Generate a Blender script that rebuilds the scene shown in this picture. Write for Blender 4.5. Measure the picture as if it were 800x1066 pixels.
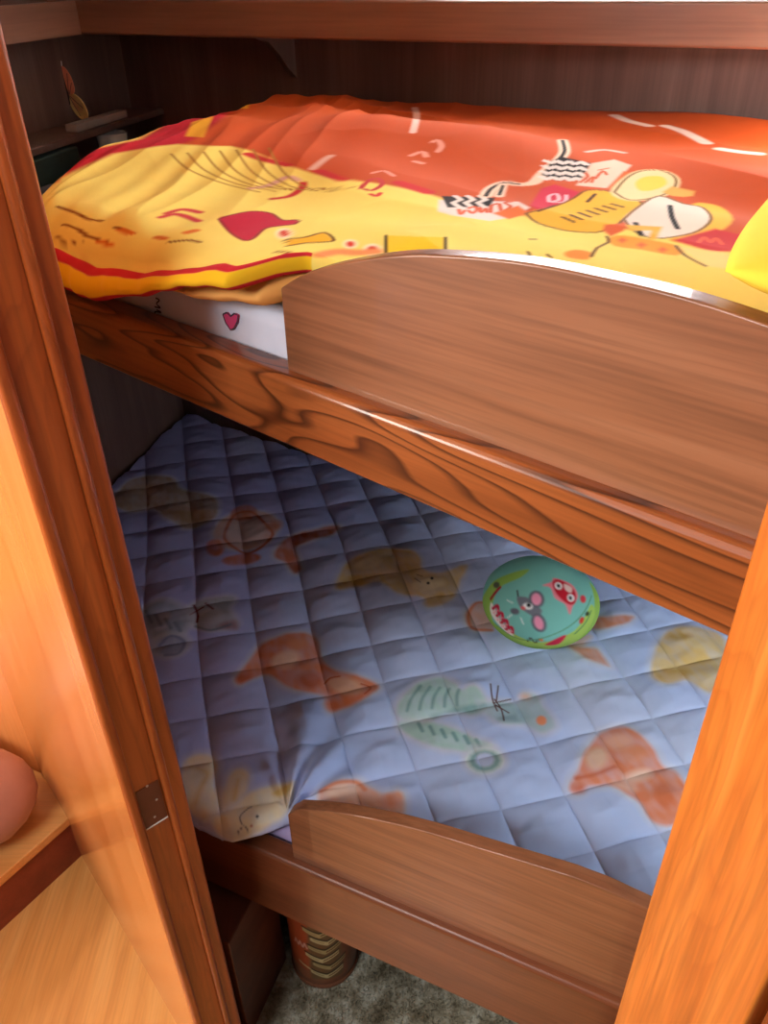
import bpy, bmesh, math, random
import numpy as np
from mathutils import Vector, Matrix
random.seed(7); RNG = np.random.default_rng(7)
scene = bpy.context.scene
COL = scene.collection
for o in list(bpy.data.objects): bpy.data.objects.remove(o)

# ------------------------------------------------------------------ camera
FPX, PITCH, ROLL, EYE = 850.0, 34.0, -1.2, 1.5
W, H = 800, 1066
cd = bpy.data.cameras.new('camera'); cam = bpy.data.objects.new('camera', cd); COL.objects.link(cam)
scene.camera = cam
th, rl = math.radians(PITCH), math.radians(ROLL)
FWD = np.array([0, math.cos(th), -math.sin(th)]); _r = np.array([1.0, 0, 0]); _u = np.cross(_r, FWD)
RIGHT = _r*math.cos(rl) + _u*math.sin(rl); UP = -_r*math.sin(rl) + _u*math.cos(rl)
EYEP = np.array([0, 0, EYE])
m = Matrix(((RIGHT[0], UP[0], -FWD[0], 0), (RIGHT[1], UP[1], -FWD[1], 0), (RIGHT[2], UP[2], -FWD[2], EYE), (0, 0, 0, 1)))
cam.matrix_world = m
cd.sensor_fit = 'VERTICAL'; cd.sensor_height = 24.0; cd.lens = 24.0*FPX/H; cd.clip_start = 0.02; cd.clip_end = 60

def ray(x, y): return FWD*FPX + RIGHT*(x-400) + UP*(533-y)
def at(x, y, z):
    d = ray(x, y); return EYEP + d*((z-EYE)/d[2])
def at2(x, y, z): return at(x, y, z)[:2]
def on_plane(x, y, P0, deg):
    a = math.radians(deg); t = np.array([math.cos(a), math.sin(a), 0]); n = np.array([math.sin(a), -math.cos(a), 0])
    d = ray(x, y); p0 = np.array([P0[0], P0[1], 0.0]); k = ((p0-EYEP)@n)/(d@n); p = EYEP+d*k
    return float((p-p0)@t), float(p[2])

# ------------------------------------------------------------------ world, light, exposure
wd = bpy.data.worlds.new('World'); scene.world = wd; wd.use_nodes = True
bg = wd.node_tree.nodes['Background']; bg.inputs[0].default_value = (0.80, 0.88, 1.0, 1); bg.inputs[1].default_value = 0.10
vs = scene.view_settings
vs.view_transform = 'Standard'; vs.look = 'None'; vs.exposure = 0.0; vs.gamma = 1.0; vs.use_curve_mapping = False

def area_light(name, loc, direction, sx, sy, power, color):
    l = bpy.data.lights.new(name, 'AREA'); l.shape = 'RECTANGLE'; l.size = sx; l.size_y = sy; l.energy = power; l.color = color
    o = bpy.data.objects.new(name, l); COL.objects.link(o); o.location = loc
    o.rotation_euler = Vector(direction).to_track_quat('-Z', 'Y').to_euler(); return o
BD = np.array([math.cos(math.radians(-33)), math.sin(math.radians(-33))])      # along the bunks, towards the window end
BN = np.array([-BD[1], BD[0]])                                                # towards the back wall
CORNER = np.array([-.533, 1.979]); RCORNER = CORNER + BD*1.95
def rw(k, out=0): p = RCORNER - BN*k + BD*out; return p
p = rw(.52, .05); area_light('upper_window_daylight', (p[0], p[1], 1.62), (-BD[0], -BD[1], -.35), .62, .40, 2.2, (.93, .97, 1.0))
p = rw(.36, .05); area_light('lower_window_daylight', (p[0], p[1], .86), (-BD[0], -BD[1], -.15), .50, .26, 4, (.82, .91, 1.0))
BW = (.73, 1.29, 1.500, 1.80)                                                   # window in the back wall, above the ledge: s0, s1, z0, z1
p = CORNER+BD*(BW[0]+BW[1])/2+BN*.06; area_light('back_window_daylight', (p[0], p[1], (BW[2]+BW[3])/2), (-BN[0], -BN[1], -.02), BW[1]-BW[0], BW[3]-BW[2], 8.5, (.94, .97, 1.0))
area_light('added_overhead_fill', (-.85, -.35, 1.90), (.6, .6, -1), .50, .50, 22, (.97, .97, .98))  # fill light added above and behind the camera; no hatch is modelled
area_light('room_window_daylight', (-1.9, .22, 1.50), (1, .25, -.15), .8, .5, 40, (1.0, .90, .78))

# ------------------------------------------------------------------ helpers
def lin(c):
    out = []
    for v in c:
        v = v/255.0; out.append(v/12.92 if v <= .04045 else ((v+.055)/1.055)**2.4)
    return tuple(out)
def tag(o, label=None, cat=None, group=None, kind=None):
    if label: o['label'] = label
    if cat: o['category'] = cat
    if group: o['group'] = group
    if kind: o['kind'] = kind
    return o
def obj_from(name, verts, faces, mat=None, parent=None, smooth=False):
    me = bpy.data.meshes.new(name); me.from_pydata([tuple(map(float, v)) for v in verts], [], [tuple(f) for f in faces]); me.update()
    return link(name, me, mat, parent, smooth)
def link(name, me, mat=None, parent=None, smooth=False):
    o = bpy.data.objects.new(name, me); COL.objects.link(o)
    if mat: me.materials.append(mat)
    if smooth: me.polygons.foreach_set('use_smooth', [True]*len(me.polygons))
    if parent: o.parent = parent
    return o
def empty(name, loc=(0, 0, 0)):
    o = bpy.data.objects.new(name, None); COL.objects.link(o); o.location = loc; o.empty_display_size = .05; return o
def fix_normals(me):
    bm = bmesh.new(); bm.from_mesh(me); bmesh.ops.recalc_face_normals(bm, faces=bm.faces); bm.to_mesh(me); bm.free()
def put(o, loc, rz=0.0, parent=None):
    """place in world coordinates, below an unrotated parent empty"""
    if parent is not None:
        o.parent = parent; loc = tuple(a-b for a, b in zip(loc, parent.location))
    o.location = loc; o.rotation_euler = (0, 0, rz); return o
def bevel(o, w, seg=2):
    b = o.modifiers.new('bevel', 'BEVEL'); b.width = w; b.segments = seg; b.limit_method = 'ANGLE'; b.angle_limit = math.radians(35)
    o.data.polygons.foreach_set('use_smooth', [True]*len(o.data.polygons))
    wn = o.modifiers.new('wn', 'WEIGHTED_NORMAL'); return o
def extrude_profile(name, poly_yz, length, mat, x0=0.0):
    """profile in local (y,z), extruded along local x"""
    n = len(poly_yz); v = [(x0, y, z) for y, z in poly_yz] + [(x0+length, y, z) for y, z in poly_yz]
    f = [tuple(range(n)), tuple(range(2*n-1, n-1, -1))] + [(i, (i+1) % n, n+(i+1) % n, n+i) for i in range(n)]
    o = obj_from(name, v, f, mat); fix_normals(o.data); return o
def extrude_xz(name, poly_xz, y0, y1, mat):
    n = len(poly_xz); v = [(x, y0, z) for x, z in poly_xz] + [(x, y1, z) for x, z in poly_xz]
    f = [tuple(range(n)), tuple(range(2*n-1, n-1, -1))] + [(i, (i+1) % n, n+(i+1) % n, n+i) for i in range(n)]
    o = obj_from(name, v, f, mat); fix_normals(o.data); return o
def extrude_xy(name, poly, z0, z1, mat):
    n = len(poly); v = [(x, y, z0) for x, y in poly] + [(x, y, z1) for x, y in poly]
    f = [tuple(range(n)), tuple(range(2*n-1, n-1, -1))] + [(i, (i+1) % n, n+(i+1) % n, n+i) for i in range(n)]
    o = obj_from(name, v, f, mat); fix_normals(o.data); return o
def wall_slab(name, a, b, z0, z1, thick, mat, parent=None):
    """face on the line a->b, body on its left side"""
    a = np.array(a); b = np.array(b); L = float(np.linalg.norm(b-a)); rz = math.atan2(*(b-a)[::-1])
    o = extrude_xz(name, [(0, z0), (L, z0), (L, z1), (0, z1)], 0, thick, mat); put(o, (a[0], a[1], 0), rz, parent); return o
def box(name, x0, x1, y0, y1, z0, z1, mat): return extrude_xy(name, [(x0, y0), (x1, y0), (x1, y1), (x0, y1)], z0, z1, mat)

# ------------------------------------------------------------------ materials
def new_mat(name):
    m = bpy.data.materials.new(name); m.use_nodes = True; nt = m.node_tree
    return m, nt, nt.nodes['Principled BSDF']
def ramp(nt, fac, stops):
    r = nt.nodes.new('ShaderNodeValToRGB'); e = r.color_ramp.elements
    while len(e) < len(stops): e.new(.5)
    for el, (p, c) in zip(e, stops): el.position = p; el.color = (*c, 1)
    nt.links.new(fac, r.inputs[0]); return r.outputs[0]
def wood(name, dark, mid, light, axis='X', rough=.42, fine=1.0, figure=0.0, fig_col=(60, 28, 14), coat=.15, rep=1.0, seed=0.0, bump=.04):
    m, nt, bs = new_mat(name); N, L = nt.nodes, nt.links
    tc = N.new('ShaderNodeTexCoord'); mp = N.new('ShaderNodeMapping'); mp.inputs['Location'].default_value = (seed, seed*1.7, seed*.6)
    long_, cross = .9*rep, 14*rep
    sc = [cross]*3; sc['XYZ'.index(axis)] = long_; mp.inputs['Scale'].default_value = sc
    L.new(tc.outputs['Object'], mp.inputs[0])
    n1 = N.new('ShaderNodeTexNoise'); n1.inputs['Scale'].default_value = 1.6; n1.inputs['Detail'].default_value = 5; n1.inputs['Distortion'].default_value = .6
    L.new(mp.outputs[0], n1.inputs[0])
    c1 = ramp(nt, n1.outputs[0], [(.28, lin(dark)), (.5, lin(mid)), (.74, lin(light))])
    mp2 = N.new('ShaderNodeMapping'); s2 = [230.0]*3; s2['XYZ'.index(axis)] = 7.0; mp2.inputs['Scale'].default_value = s2; L.new(tc.outputs['Object'], mp2.inputs[0])
    n2 = N.new('ShaderNodeTexNoise'); n2.inputs['Scale'].default_value = 1.0; n2.inputs['Detail'].default_value = 3; L.new(mp2.outputs[0], n2.inputs[0])
    fr = ramp(nt, n2.outputs[0], [(.3, (1-.42*fine,)*3), (.6, (1.0,)*3)])
    mx = N.new('ShaderNodeMix'); mx.data_type = 'RGBA'; mx.blend_type = 'MULTIPLY'; mx.inputs[0].default_value = 1
    L.new(c1, mx.inputs[6]); L.new(fr, mx.inputs[7]); col = mx.outputs[2]
    if figure > 0:
        mp3 = N.new('ShaderNodeMapping'); s3 = [17.0]*3; s3['XYZ'.index(axis)] = 2.3; mp3.inputs['Scale'].default_value = s3; mp3.inputs['Location'].default_value = (.35+seed, .1, .27)
        L.new(tc.outputs['Object'], mp3.inputs[0])
        n3 = N.new('ShaderNodeTexNoise'); n3.inputs['Scale'].default_value = .75; n3.inputs['Detail'].default_value = 2.2; n3.inputs['Roughness'].default_value = .45; n3.inputs['Distortion'].default_value = .35
        L.new(mp3.outputs[0], n3.inputs[0])
        mul = N.new('ShaderNodeMath'); mul.operation = 'MULTIPLY'; mul.inputs[1].default_value = 17.0; L.new(n3.outputs[0], mul.inputs[0])
        frc = N.new('ShaderNodeMath'); frc.operation = 'FRACT'; L.new(mul.outputs[0], frc.inputs[0])
        fm = ramp(nt, frc.outputs[0], [(0, (0,)*3), (.62, (.10,)*3), (.90, (1,)*3), (1.0, (0.0,)*3)])
        mx2 = N.new('ShaderNodeMix'); mx2.data_type = 'RGBA'; mx2.inputs[7].default_value = (*lin(fig_col), 1)
        mm = N.new('ShaderNodeMath'); mm.operation = 'MULTIPLY'; mm.inputs[1].default_value = figure; L.new(fm, mm.inputs[0])
        L.new(mm.outputs[0], mx2.inputs[0]); L.new(col, mx2.inputs[6]); col = mx2.outputs[2]
    L.new(col, bs.inputs['Base Color']); bs.inputs['Roughness'].default_value = rough
    bs.inputs['Coat Weight'].default_value = coat; bs.inputs['Coat Roughness'].default_value = .12
    bp = N.new('ShaderNodeBump'); bp.inputs['Strength'].default_value = bump; bp.inputs['Distance'].default_value = .002; L.new(n2.outputs[0], bp.inputs['Height']); L.new(bp.outputs[0], bs.inputs['Normal'])
    return m
def plain(name, c, rough=.6, metal=0.0, noise=0.0, scale=40, spec=.5):
    m, nt, bs = new_mat(name)
    if noise:
        tc = nt.nodes.new('ShaderNodeTexCoord'); n = nt.nodes.new('ShaderNodeTexNoise'); n.inputs['Scale'].default_value = scale; n.inputs['Detail'].default_value = 4
        nt.links.new(tc.outputs['Object'], n.inputs[0]); c = lin(c)
        cc = ramp(nt, n.outputs[0], [(.3, tuple(v*(1-noise) for v in c)), (.7, tuple(min(1, v*(1+noise)) for v in c))]); nt.links.new(cc, bs.inputs['Base Color'])
    else: bs.inputs['Base Color'].default_value = (*lin(c), 1)
    bs.inputs['Roughness'].default_value = rough; bs.inputs['Metallic'].default_value = metal; bs.inputs['Specular IOR Level'].default_value = spec
    return m
def cloth_mat(name, attr='print', rough=.9, blot=.06, weave=900, bump=.15, sheen=0.0):
    m, nt, bs = new_mat(name); N, L = nt.nodes, nt.links
    a = N.new('ShaderNodeAttribute'); a.attribute_name = attr
    tc = N.new('ShaderNodeTexCoord'); n = N.new('ShaderNodeTexNoise'); n.inputs['Scale'].default_value = 22; n.inputs['Detail'].default_value = 5; L.new(tc.outputs['Object'], n.inputs[0])
    r = ramp(nt, n.outputs[0], [(.25, (1-blot,)*3), (.75, (1.0,)*3)])
    mx = N.new('ShaderNodeMix'); mx.data_type = 'RGBA'; mx.blend_type = 'MULTIPLY'; mx.inputs[0].default_value = 1
    L.new(a.outputs['Color'], mx.inputs[6]); L.new(r, mx.inputs[7]); L.new(mx.outputs[2], bs.inputs['Base Color'])
    bs.inputs['Roughness'].default_value = rough; bs.inputs['Specular IOR Level'].default_value = .25; bs.inputs['Sheen Weight'].default_value = sheen
    w = N.new('ShaderNodeTexNoise'); w.inputs['Scale'].default_value = weave; w.inputs['Detail'].default_value = 2; L.new(tc.outputs['Object'], w.inputs[0])
    bp = N.new('ShaderNodeBump'); bp.inputs['Strength'].default_value = bump; bp.inputs['Distance'].default_value = .0006; L.new(w.outputs[0], bp.inputs['Height']); L.new(bp.outputs[0], bs.inputs['Normal'])
    return m

M = {}
M['bunk'] = wood('bunk_walnut_laminate', (112, 62, 34), (140, 82, 48), (158, 98, 60), rough=.38, fine=.5, coat=.12, seed=3.1)
M['board'] = wood('guard_board_walnut', (130, 82, 55), (146, 93, 63), (156, 104, 74), rough=.38, fine=.65, coat=.45, rep=1.7, seed=3.1, bump=.0)
M['board'].node_tree.nodes['Principled BSDF'].inputs['Coat Roughness'].default_value = .04
M['rail'] = wood('bunk_rail_teak', (124, 62, 26), (148, 78, 36), (164, 92, 46), rough=.33, fine=.55, figure=.88, fig_col=(54, 20, 9), coat=.2, seed=.0)
M['rail2'] = wood('lower_rail_teak', (104, 58, 36), (124, 70, 44), (138, 82, 52), rough=.30, fine=.5, figure=.25, fig_col=(84, 40, 22), coat=.25, seed=2.0)
M['dark_wall'] = wood('wall_dark_laminate', (90, 64, 56), (104, 76, 66), (116, 88, 78), axis='Z', rough=.5, fine=.35, coat=.05, seed=5)
M['post'] = wood('door_frame_mahogany', (140, 62, 22), (172, 82, 32), (190, 98, 42), axis='Z', rough=.32, fine=.6, figure=.22, fig_col=(96, 40, 16), coat=.2, rep=1.6, seed=1.3)
M['post2'] = wood('door_post_orange', (196, 104, 36), (212, 120, 46), (224, 136, 60), axis='Z', rough=.36, fine=.75, figure=.30, fig_col=(170, 80, 26), coat=.15, rep=2.0, seed=4)
M['panel'] = wood('partition_glossy', (212, 124, 60), (224, 140, 76), (234, 156, 94), axis='Z', rough=.22, fine=.18, coat=.5, rep=.8, seed=2.4, bump=.01)
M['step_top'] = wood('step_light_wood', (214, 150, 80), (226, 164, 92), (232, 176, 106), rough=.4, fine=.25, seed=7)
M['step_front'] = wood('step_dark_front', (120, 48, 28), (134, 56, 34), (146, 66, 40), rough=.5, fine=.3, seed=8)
M['floor'] = wood('floor_light_wood', (196, 134, 66), (216, 156, 84), (228, 174, 104), axis='Y', rough=.35, fine=.3, figure=.12, fig_col=(186, 122, 56), seed=1)
M['box'] = wood('under_bed_box', (84, 44, 32), (98, 54, 40), (110, 64, 48), axis='Y', rough=.5, fine=.3, seed=9)
M['cabinet'] = wood('ledge_laminate', (112, 72, 54), (126, 84, 64), (138, 96, 74), rough=.42, fine=.35, coat=.1, seed=6)
M['ceiling'] = plain('ceiling_cream', (226, 214, 196), .8, noise=.03)
M['black'] = plain('black_plastic', (22, 22, 26), .4)
M['steel'] = plain('screw_steel', (200, 196, 190), .3, 1.0)
M['hinge'] = plain('hinge_recess_brown', (96, 46, 24), .5, noise=.15, scale=60)
M['white'] = plain('white_paint', (236, 234, 228), .5)
M['win_frame'] = plain('window_frame_grey', (176, 168, 166), .4)
M['skin'] = plain('skin', (178, 138, 132), .5, noise=.08, scale=14)
M['shorts'] = plain('shorts_cotton', (74, 88, 120), .9, noise=.1, scale=50)
gm, nt, bs = new_mat('window_glass'); bs.inputs['Base Color'].default_value = (1, 1, 1, 1); bs.inputs['Transmission Weight'].default_value = 1; bs.inputs['Roughness'].default_value = 0; bs.inputs['IOR'].default_value = 1.05; M['glass'] = gm
M['clear'] = gm2 = new_mat('clear_plastic')[0]
b2 = gm2.node_tree.nodes['Principled BSDF']; b2.inputs['Base Color'].default_value = (.75, .8, .82, 1); b2.inputs['Roughness'].default_value = .15; b2.inputs['Alpha'].default_value = .35
M['cloth'] = cloth_mat('printed_cotton'); M['quilt'] = cloth_mat('printed_quilt_cotton', blot=.05); M['toy'] = cloth_mat('printed_toy_fabric', weave=1600); M['label'] = cloth_mat('printed_tin', rough=.38, bump=0, sheen=0, blot=.12)

# ------------------------------------------------------------------ painter: flat prints as vertex colours on dense cloth
class Painter:
    def __init__(s, xy, base): s.xy = np.asarray(xy, float); s.c = np.tile(np.array(lin(base)), (len(s.xy), 1)).astype(float)
    def _apply(s, idx, a, color): a = a[:, None]; s.c[idx] = s.c[idx]*(1-a) + np.array(lin(color))*a
    def _near(s, pts, r):
        lo = pts.min(0)-r; hi = pts.max(0)+r
        return np.nonzero((s.xy[:, 0] > lo[0]) & (s.xy[:, 0] < hi[0]) & (s.xy[:, 1] > lo[1]) & (s.xy[:, 1] < hi[1]))[0]
    @staticmethod
    def _dist(q, pts, closed):
        d = np.full(len(q), 1e9); n = len(pts)
        for i in range(n if closed else n-1):
            a = pts[i]; b = pts[(i+1) % n]; ab = b-a; t = np.clip(((q-a)@ab)/max(ab@ab, 1e-12), 0, 1)
            d = np.minimum(d, np.hypot(*(q-a-t[:, None]*ab).T))
        return d
    @staticmethod
    def _inside(q, pts):
        r = np.zeros(len(q), bool); n = len(pts)
        for i in range(n):
            a = pts[i]; b = pts[(i+1) % n]
            if a[1] == b[1]: continue
            c = ((a[1] > q[:, 1]) != (b[1] > q[:, 1])) & (q[:, 0] < (b[0]-a[0])*(q[:, 1]-a[1])/(b[1]-a[1])+a[0]); r ^= c
        return r
    def poly(s, pts, color, soft=.002, alpha=1.0, grow=0.0, rough=0.0):
        pts = np.asarray(pts, float); idx = s._near(pts, soft*3+max(grow, 0)+rough)
        if not len(idx): return
        q = s.xy[idx]; sd = s._dist(q, pts, True); sd = np.where(s._inside(q, pts), -sd, sd)-grow
        if rough: sd = sd + rough*wob(q*60)
        mott = np.clip(.86+.16*wob(q*170)+.10*wob(q*75), .72, 1) if rough else 1.0; s._apply(idx, np.clip(.5-sd/(2*soft), 0, 1)*alpha*mott, color)
    def line(s, pts, w, color, soft=.001, alpha=1.0):
        pts = np.asarray(pts, float); idx = s._near(pts, w+soft*2)
        if not len(idx): return
        d = s._dist(s.xy[idx], pts, False); s._apply(idx, np.clip(.5-(d-w/2)/(2*soft), 0, 1)*alpha, color)
_wk = RNG.normal(size=(14, 2)); _wp = RNG.uniform(0, 6.28, 14)
def wob(q):
    """cheap smooth noise in -1..1"""
    r = np.zeros(len(q))
    for k, ph in zip(_wk, _wp): r += np.sin(q@k+ph)
    return r/5.0
def smooth01(x): x = np.clip(x, 0, 1); return x*x*(3-2*x)
def reproj(V, z):
    """where the print of each cloth point lies on the flat cloth: the sight line's meeting with the level z"""
    d = V.reshape(-1, 3)-EYEP; return (EYEP+d*((z-EYE)/d[:, 2])[:, None])[:, :2]
def spl(pts, n=6, closed=True):
    """Catmull-Rom through pixel outline points"""
    P = np.asarray(pts, float); N_ = len(P); out = []
    rng = range(N_) if closed else range(N_-1)
    for i in rng:
        if closed: a, b, c, d = P[i-1], P[i], P[(i+1) % N_], P[(i+2) % N_]
        else: a, b, c, d = P[max(i-1, 0)], P[i], P[i+1], P[min(i+2, N_-1)]
        for t in np.arange(n)/n: out.append(.5*((2*b)+(-a+c)*t+(2*a-5*b+4*c-d)*t*t+(-a+3*b-3*c+d)*t**3))
    if not closed: out.append(P[-1])
    return np.array(out)
def grid_mesh(name, V, nu, nv, mat, colors=None, parent=None):
    """V: (nv, nu, 3) array"""
    me = bpy.data.meshes.new(name); V = V.reshape(-1, 3); n = len(V)
    i = np.arange(nu-1)[None, :]+np.arange(nv-1)[:, None]*nu
    q = np.stack([i, i+1, i+nu+1, i+nu], -1).reshape(-1, 4)
    me.vertices.add(n); me.vertices.foreach_set('co', V.astype(np.float32).ravel())
    me.loops.add(q.size); me.loops.foreach_set('vertex_index', q.astype(np.int32).ravel())
    me.polygons.add(len(q)); me.polygons.foreach_set('loop_start', np.arange(len(q), dtype=np.int32)*4)
    me.update(calc_edges=True); me.polygons.foreach_set('use_smooth', np.ones(len(q), bool))
    if colors is not None: set_colors(me, colors)
    return link(name, me, mat, parent)
def set_colors(me, c):
    at_ = me.color_attributes.new('print', 'FLOAT_COLOR', 'POINT'); at_.data.foreach_set('color', np.concatenate([c, np.ones((len(c), 1))], 1).astype(np.float32).ravel())

# ------------------------------------------------------------------ the setting
PA = np.array([-.291, .570]); PDIR = np.array([math.cos(math.radians(128.7)), math.sin(math.radians(128.7))]); PTH = np.array([.777, .629])
PB = PA + PTH*.0654
WL0 = np.array([-.742, 1.236])                                                # foot of the bunk end wall
PEND = PA + PDIR*.68
floor = extrude_xy('floor', [(-2.4, -1.2), (1.4, -1.2), (1.6, 2.3), (-2.4, 2.3)], -.03, 0, M['floor']); tag(floor, kind='structure')
ceil = extrude_xy('ceiling', [(-2.4, -.3), (1.4, -.3), (1.6, 2.3), (-2.4, 2.3)], 1.95, 1.98, M['ceiling']); tag(ceil, kind='structure')
wl = wall_slab('wall_left', WL0, CORNER, 0, 1.95, .03, M['dark_wall']); tag(wl, kind='structure')
# right end wall with two window openings (built as four strips round each opening would read as separate walls: one mesh)
def wall_with_holes(name, a, b, z0, z1, thick, holes, mat):
    a = np.array(a); b = np.array(b); L = float(np.linalg.norm(b-a)); rz = math.atan2(*(b-a)[::-1])
    xs = sorted({0, L, *[h[0] for h in holes], *[h[1] for h in holes]}); zs = sorted({z0, z1, *[h[2] for h in holes], *[h[3] for h in holes]})
    v, f = [], []
    for i in range(len(xs)-1):
        for j in range(len(zs)-1):
            cx, cz = (xs[i]+xs[i+1])/2, (zs[j]+zs[j+1])/2
            if any(h[0] < cx < h[1] and h[2] < cz < h[3] for h in holes): continue
            n = len(v)
            for y in (0, thick): v += [(xs[i], y, zs[j]), (xs[i+1], y, zs[j]), (xs[i+1], y, zs[j+1]), (xs[i], y, zs[j+1])]
            f += [(n, n+1, n+2, n+3), (n+7, n+6, n+5, n+4), (n, n+4, n+5, n+1), (n+1, n+5, n+6, n+2), (n+2, n+6, n+7, n+3), (n+3, n+7, n+4, n)]
    o = obj_from(name, v, f, mat); put(o, (a[0], a[1], 0), rz); return o
wb = wall_with_holes('wall_back', CORNER, RCORNER, 0, 1.95, .03, [BW], M['dark_wall']); tag(wb, kind='structure')
HOLES = [(.20, .84, 1.40, 1.84), (.10, .62, .70, 1.02)]
wr = wall_with_holes('wall_right', RCORNER, RCORNER-BN*1.12, 0, 1.95, .03, HOLES, M['dark_wall']); tag(wr, kind='structure')
RZR = math.atan2(-BN[1], -BN[0])
for i, (org, rz_, (x0, x1, z0, z1)) in enumerate([(RCORNER, RZR, h) for h in HOLES]+[(CORNER, math.radians(-33), BW)]):
    w = empty('window_%d' % (i+1), (org[0], org[1], 0)); w.rotation_euler = (0, 0, rz_); tag(w, kind='structure')
    t = .022
    for nm, r in (('frame_rail', (x0-t, x1+t, z0-t, z0+.004)), ('frame_rail', (x0-t, x1+t, z1-.004, z1+t)), ('frame_stile', (x0-t, x0+.004, z0, z1)), ('frame_stile', (x1-.004, x1+t, z0, z1))):
        f = box(nm, r[0], r[1], -.012, -.001, r[2], r[3], M['win_frame']); f.parent = w; bevel(f, .003)
    g = box('pane', x0, x1, .012, .016, z0, z1, M['glass']); g.parent = w

# partition between room and bunks: glossy face towards the room, moulded end towards the camera
part = extrude_xy('wall_partition', [(0, 0), (.70, 0), (.70, -.0654), (0, -.0654)], 0, 1.95, M['panel'])
put(part, (PA[0], PA[1], 0), math.radians(128.7)); tag(part, kind='structure')
# moulded door frame: cross-section in local x (across the end) and y (towards the camera)
fr = empty('trim_1', (PA[0], PA[1], 0)); fr.rotation_euler = (0, 0, math.atan2(PTH[1], PTH[0])); tag(fr, kind='structure')
def arc(cx, cy, r, a0, a1, n=5): return [(cx+r*math.cos(math.radians(a0+(a1-a0)*i/n)), cy+r*math.sin(math.radians(a0+(a1-a0)*i/n))) for i in range(n+1)]
bead = [(-.001, .0)] + arc(.0035, -.0045, .0042, 180, 270) + arc(.0065, -.0045, .0042, 270, 360) + [(.0107, .0)]
o = extrude_xy('edge_bead', bead, 0, 1.95, M['post']); o.parent = fr
o = extrude_xy('frame_board', [(.0107, .0), (.0107, -.0035), (.0400, -.0035), (.0400, .0)], 0, 1.95, M['post']); o.parent = fr
strip = [(.0405, .0)] + arc(.0445, -.006, .004, 180, 270) + arc(.0460, -.0065, .0035, 270, 350) + [(.0505, -.0055)] + arc(.0620, -.0025, .0035, 270, 360) + [(.0655, .0)]
o = extrude_xy('stop_strip', strip, 0, 1.95, M['post']); o.parent = fr
# hinge recess with screws
def frame_pt(px, py):
    return on_plane(px, py, PA+np.array([.629, -.777])*.004, math.degrees(math.atan2(PTH[1], PTH[0])))
hx0, hz1 = frame_pt(143, 818); hx1, hz0 = frame_pt(172, 850)
hx0, hx1 = .0115, .0385
hz1 = frame_pt(155, 817)[1]; hz0 = frame_pt(163, 857)[1]
hp = box('hinge_recess', hx0, hx1, -.0045, -.0034, hz0, hz1, M['hinge']); hp.parent = fr
for px, py in ((153, 818), (163, 832), (161, 850)):
    sx, sz = frame_pt(px, py); sx = min(max(sx, .014), .036)
    bpy_me = bpy.data.meshes.new('screw'); bm = bmesh.new(); bmesh.ops.create_uvsphere(bm, u_segments=10, v_segments=6, radius=.0016); bm.to_mesh(bpy_me); bm.free()
    s = link('screw', bpy_me, M['steel'], fr, True); s.location = (sx, -.0046, sz); s.scale = (1, .5, 1)
o = box('pale_edge', hx0, hx1, -.0052, -.0044, hz0-.0005, hz0+.0012, M['white']); o.parent = fr  # thin white line along the bottom of the recess

# right door post and the wall it belongs to
rp = extrude_xy('trim_2', [(.1955, .3490), (.2400, .2640), (.2760, .2810), (.2350, .3600)], 0, 1.95, M['post2']); tag(rp, kind='structure'); bevel(rp, .004, 3)
wf = wall_slab('wall_front', (.2525, .2660), (.2525+.755*.46, .2660-.656*.46), 0, 1.95, .03, M['post']); tag(wf, kind='structure')
# room beyond the partition
wfar = wall_slab('wall_far', (-2.3, 1.94), (-.716, 1.104), 0, 1.95, .03, M['panel']); tag(wfar, kind='structure')
st = empty('wooden_step', (-.62, .99, 0)); tag(st, 'low wooden step with light top and dark red front beside glossy partition', 'step')
SP = [(-.624, .994), (-1.20, .172), (-2.2, .5), (-2.2, 1.86), (-.716, 1.100)]
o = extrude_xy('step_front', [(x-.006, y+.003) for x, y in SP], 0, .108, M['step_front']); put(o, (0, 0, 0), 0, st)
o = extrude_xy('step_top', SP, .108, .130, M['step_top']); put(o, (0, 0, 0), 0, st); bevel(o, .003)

# carpet in the bunk cabin
car = empty('carpet', (0, .7, 0)); tag(car, 'grey flecked carpet on the floor under the bunks', 'carpet')
CP = [(-.262, .600), (.19, .33), (.48, .05), (1.02, .93), (-.52, 1.94), (-.72, 1.235)]
cm, nt, bs = new_mat('carpet_grey'); tc = nt.nodes.new('ShaderNodeTexCoord'); n1 = nt.nodes.new('ShaderNodeTexNoise'); n1.inputs['Scale'].default_value = 26; n1.inputs['Detail'].default_value = 6; n1.inputs['Roughness'].default_value = .7
nt.links.new(tc.outputs['Object'], n1.inputs[0]); cc = ramp(nt, n1.outputs[0], [(.34, lin((96, 88, 70))), (.5, lin((150, 144, 124))), (.66, lin((190, 190, 176)))]); nt.links.new(cc, bs.inputs['Base Color']); bs.inputs['Roughness'].default_value = 1; bs.inputs['Specular IOR Level'].default_value = .1
o = extrude_xy('backing', CP, 0.0005, .006, cm); put(o, (0, 0, 0), 0, car)
v, f = [], []
for k in range(52000):
    x = random.uniform(-.30, .45); y = random.uniform(.35, 1.0); a = random.uniform(0, 6.28); w_ = .0011; h_ = random.uniform(.003, .0075); lx, ly = random.gauss(0, .003), random.gauss(0, .003)
    if not Painter._inside(np.array([[x, y]]), CP)[0]: continue
    if Painter._inside(np.array([[x, y]]), [(-.185, .782), (-.240, .636), (-.262, .640), (-.45, .876), (-.36, .97)])[0]: continue
    n = len(v); v += [(x-w_*math.cos(a), y-w_*math.sin(a), .0055), (x+w_*math.cos(a), y+w_*math.sin(a), .0055), (x+lx, y+ly, .0055+h_)]; f.append((n, n+1, n+2))
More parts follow.
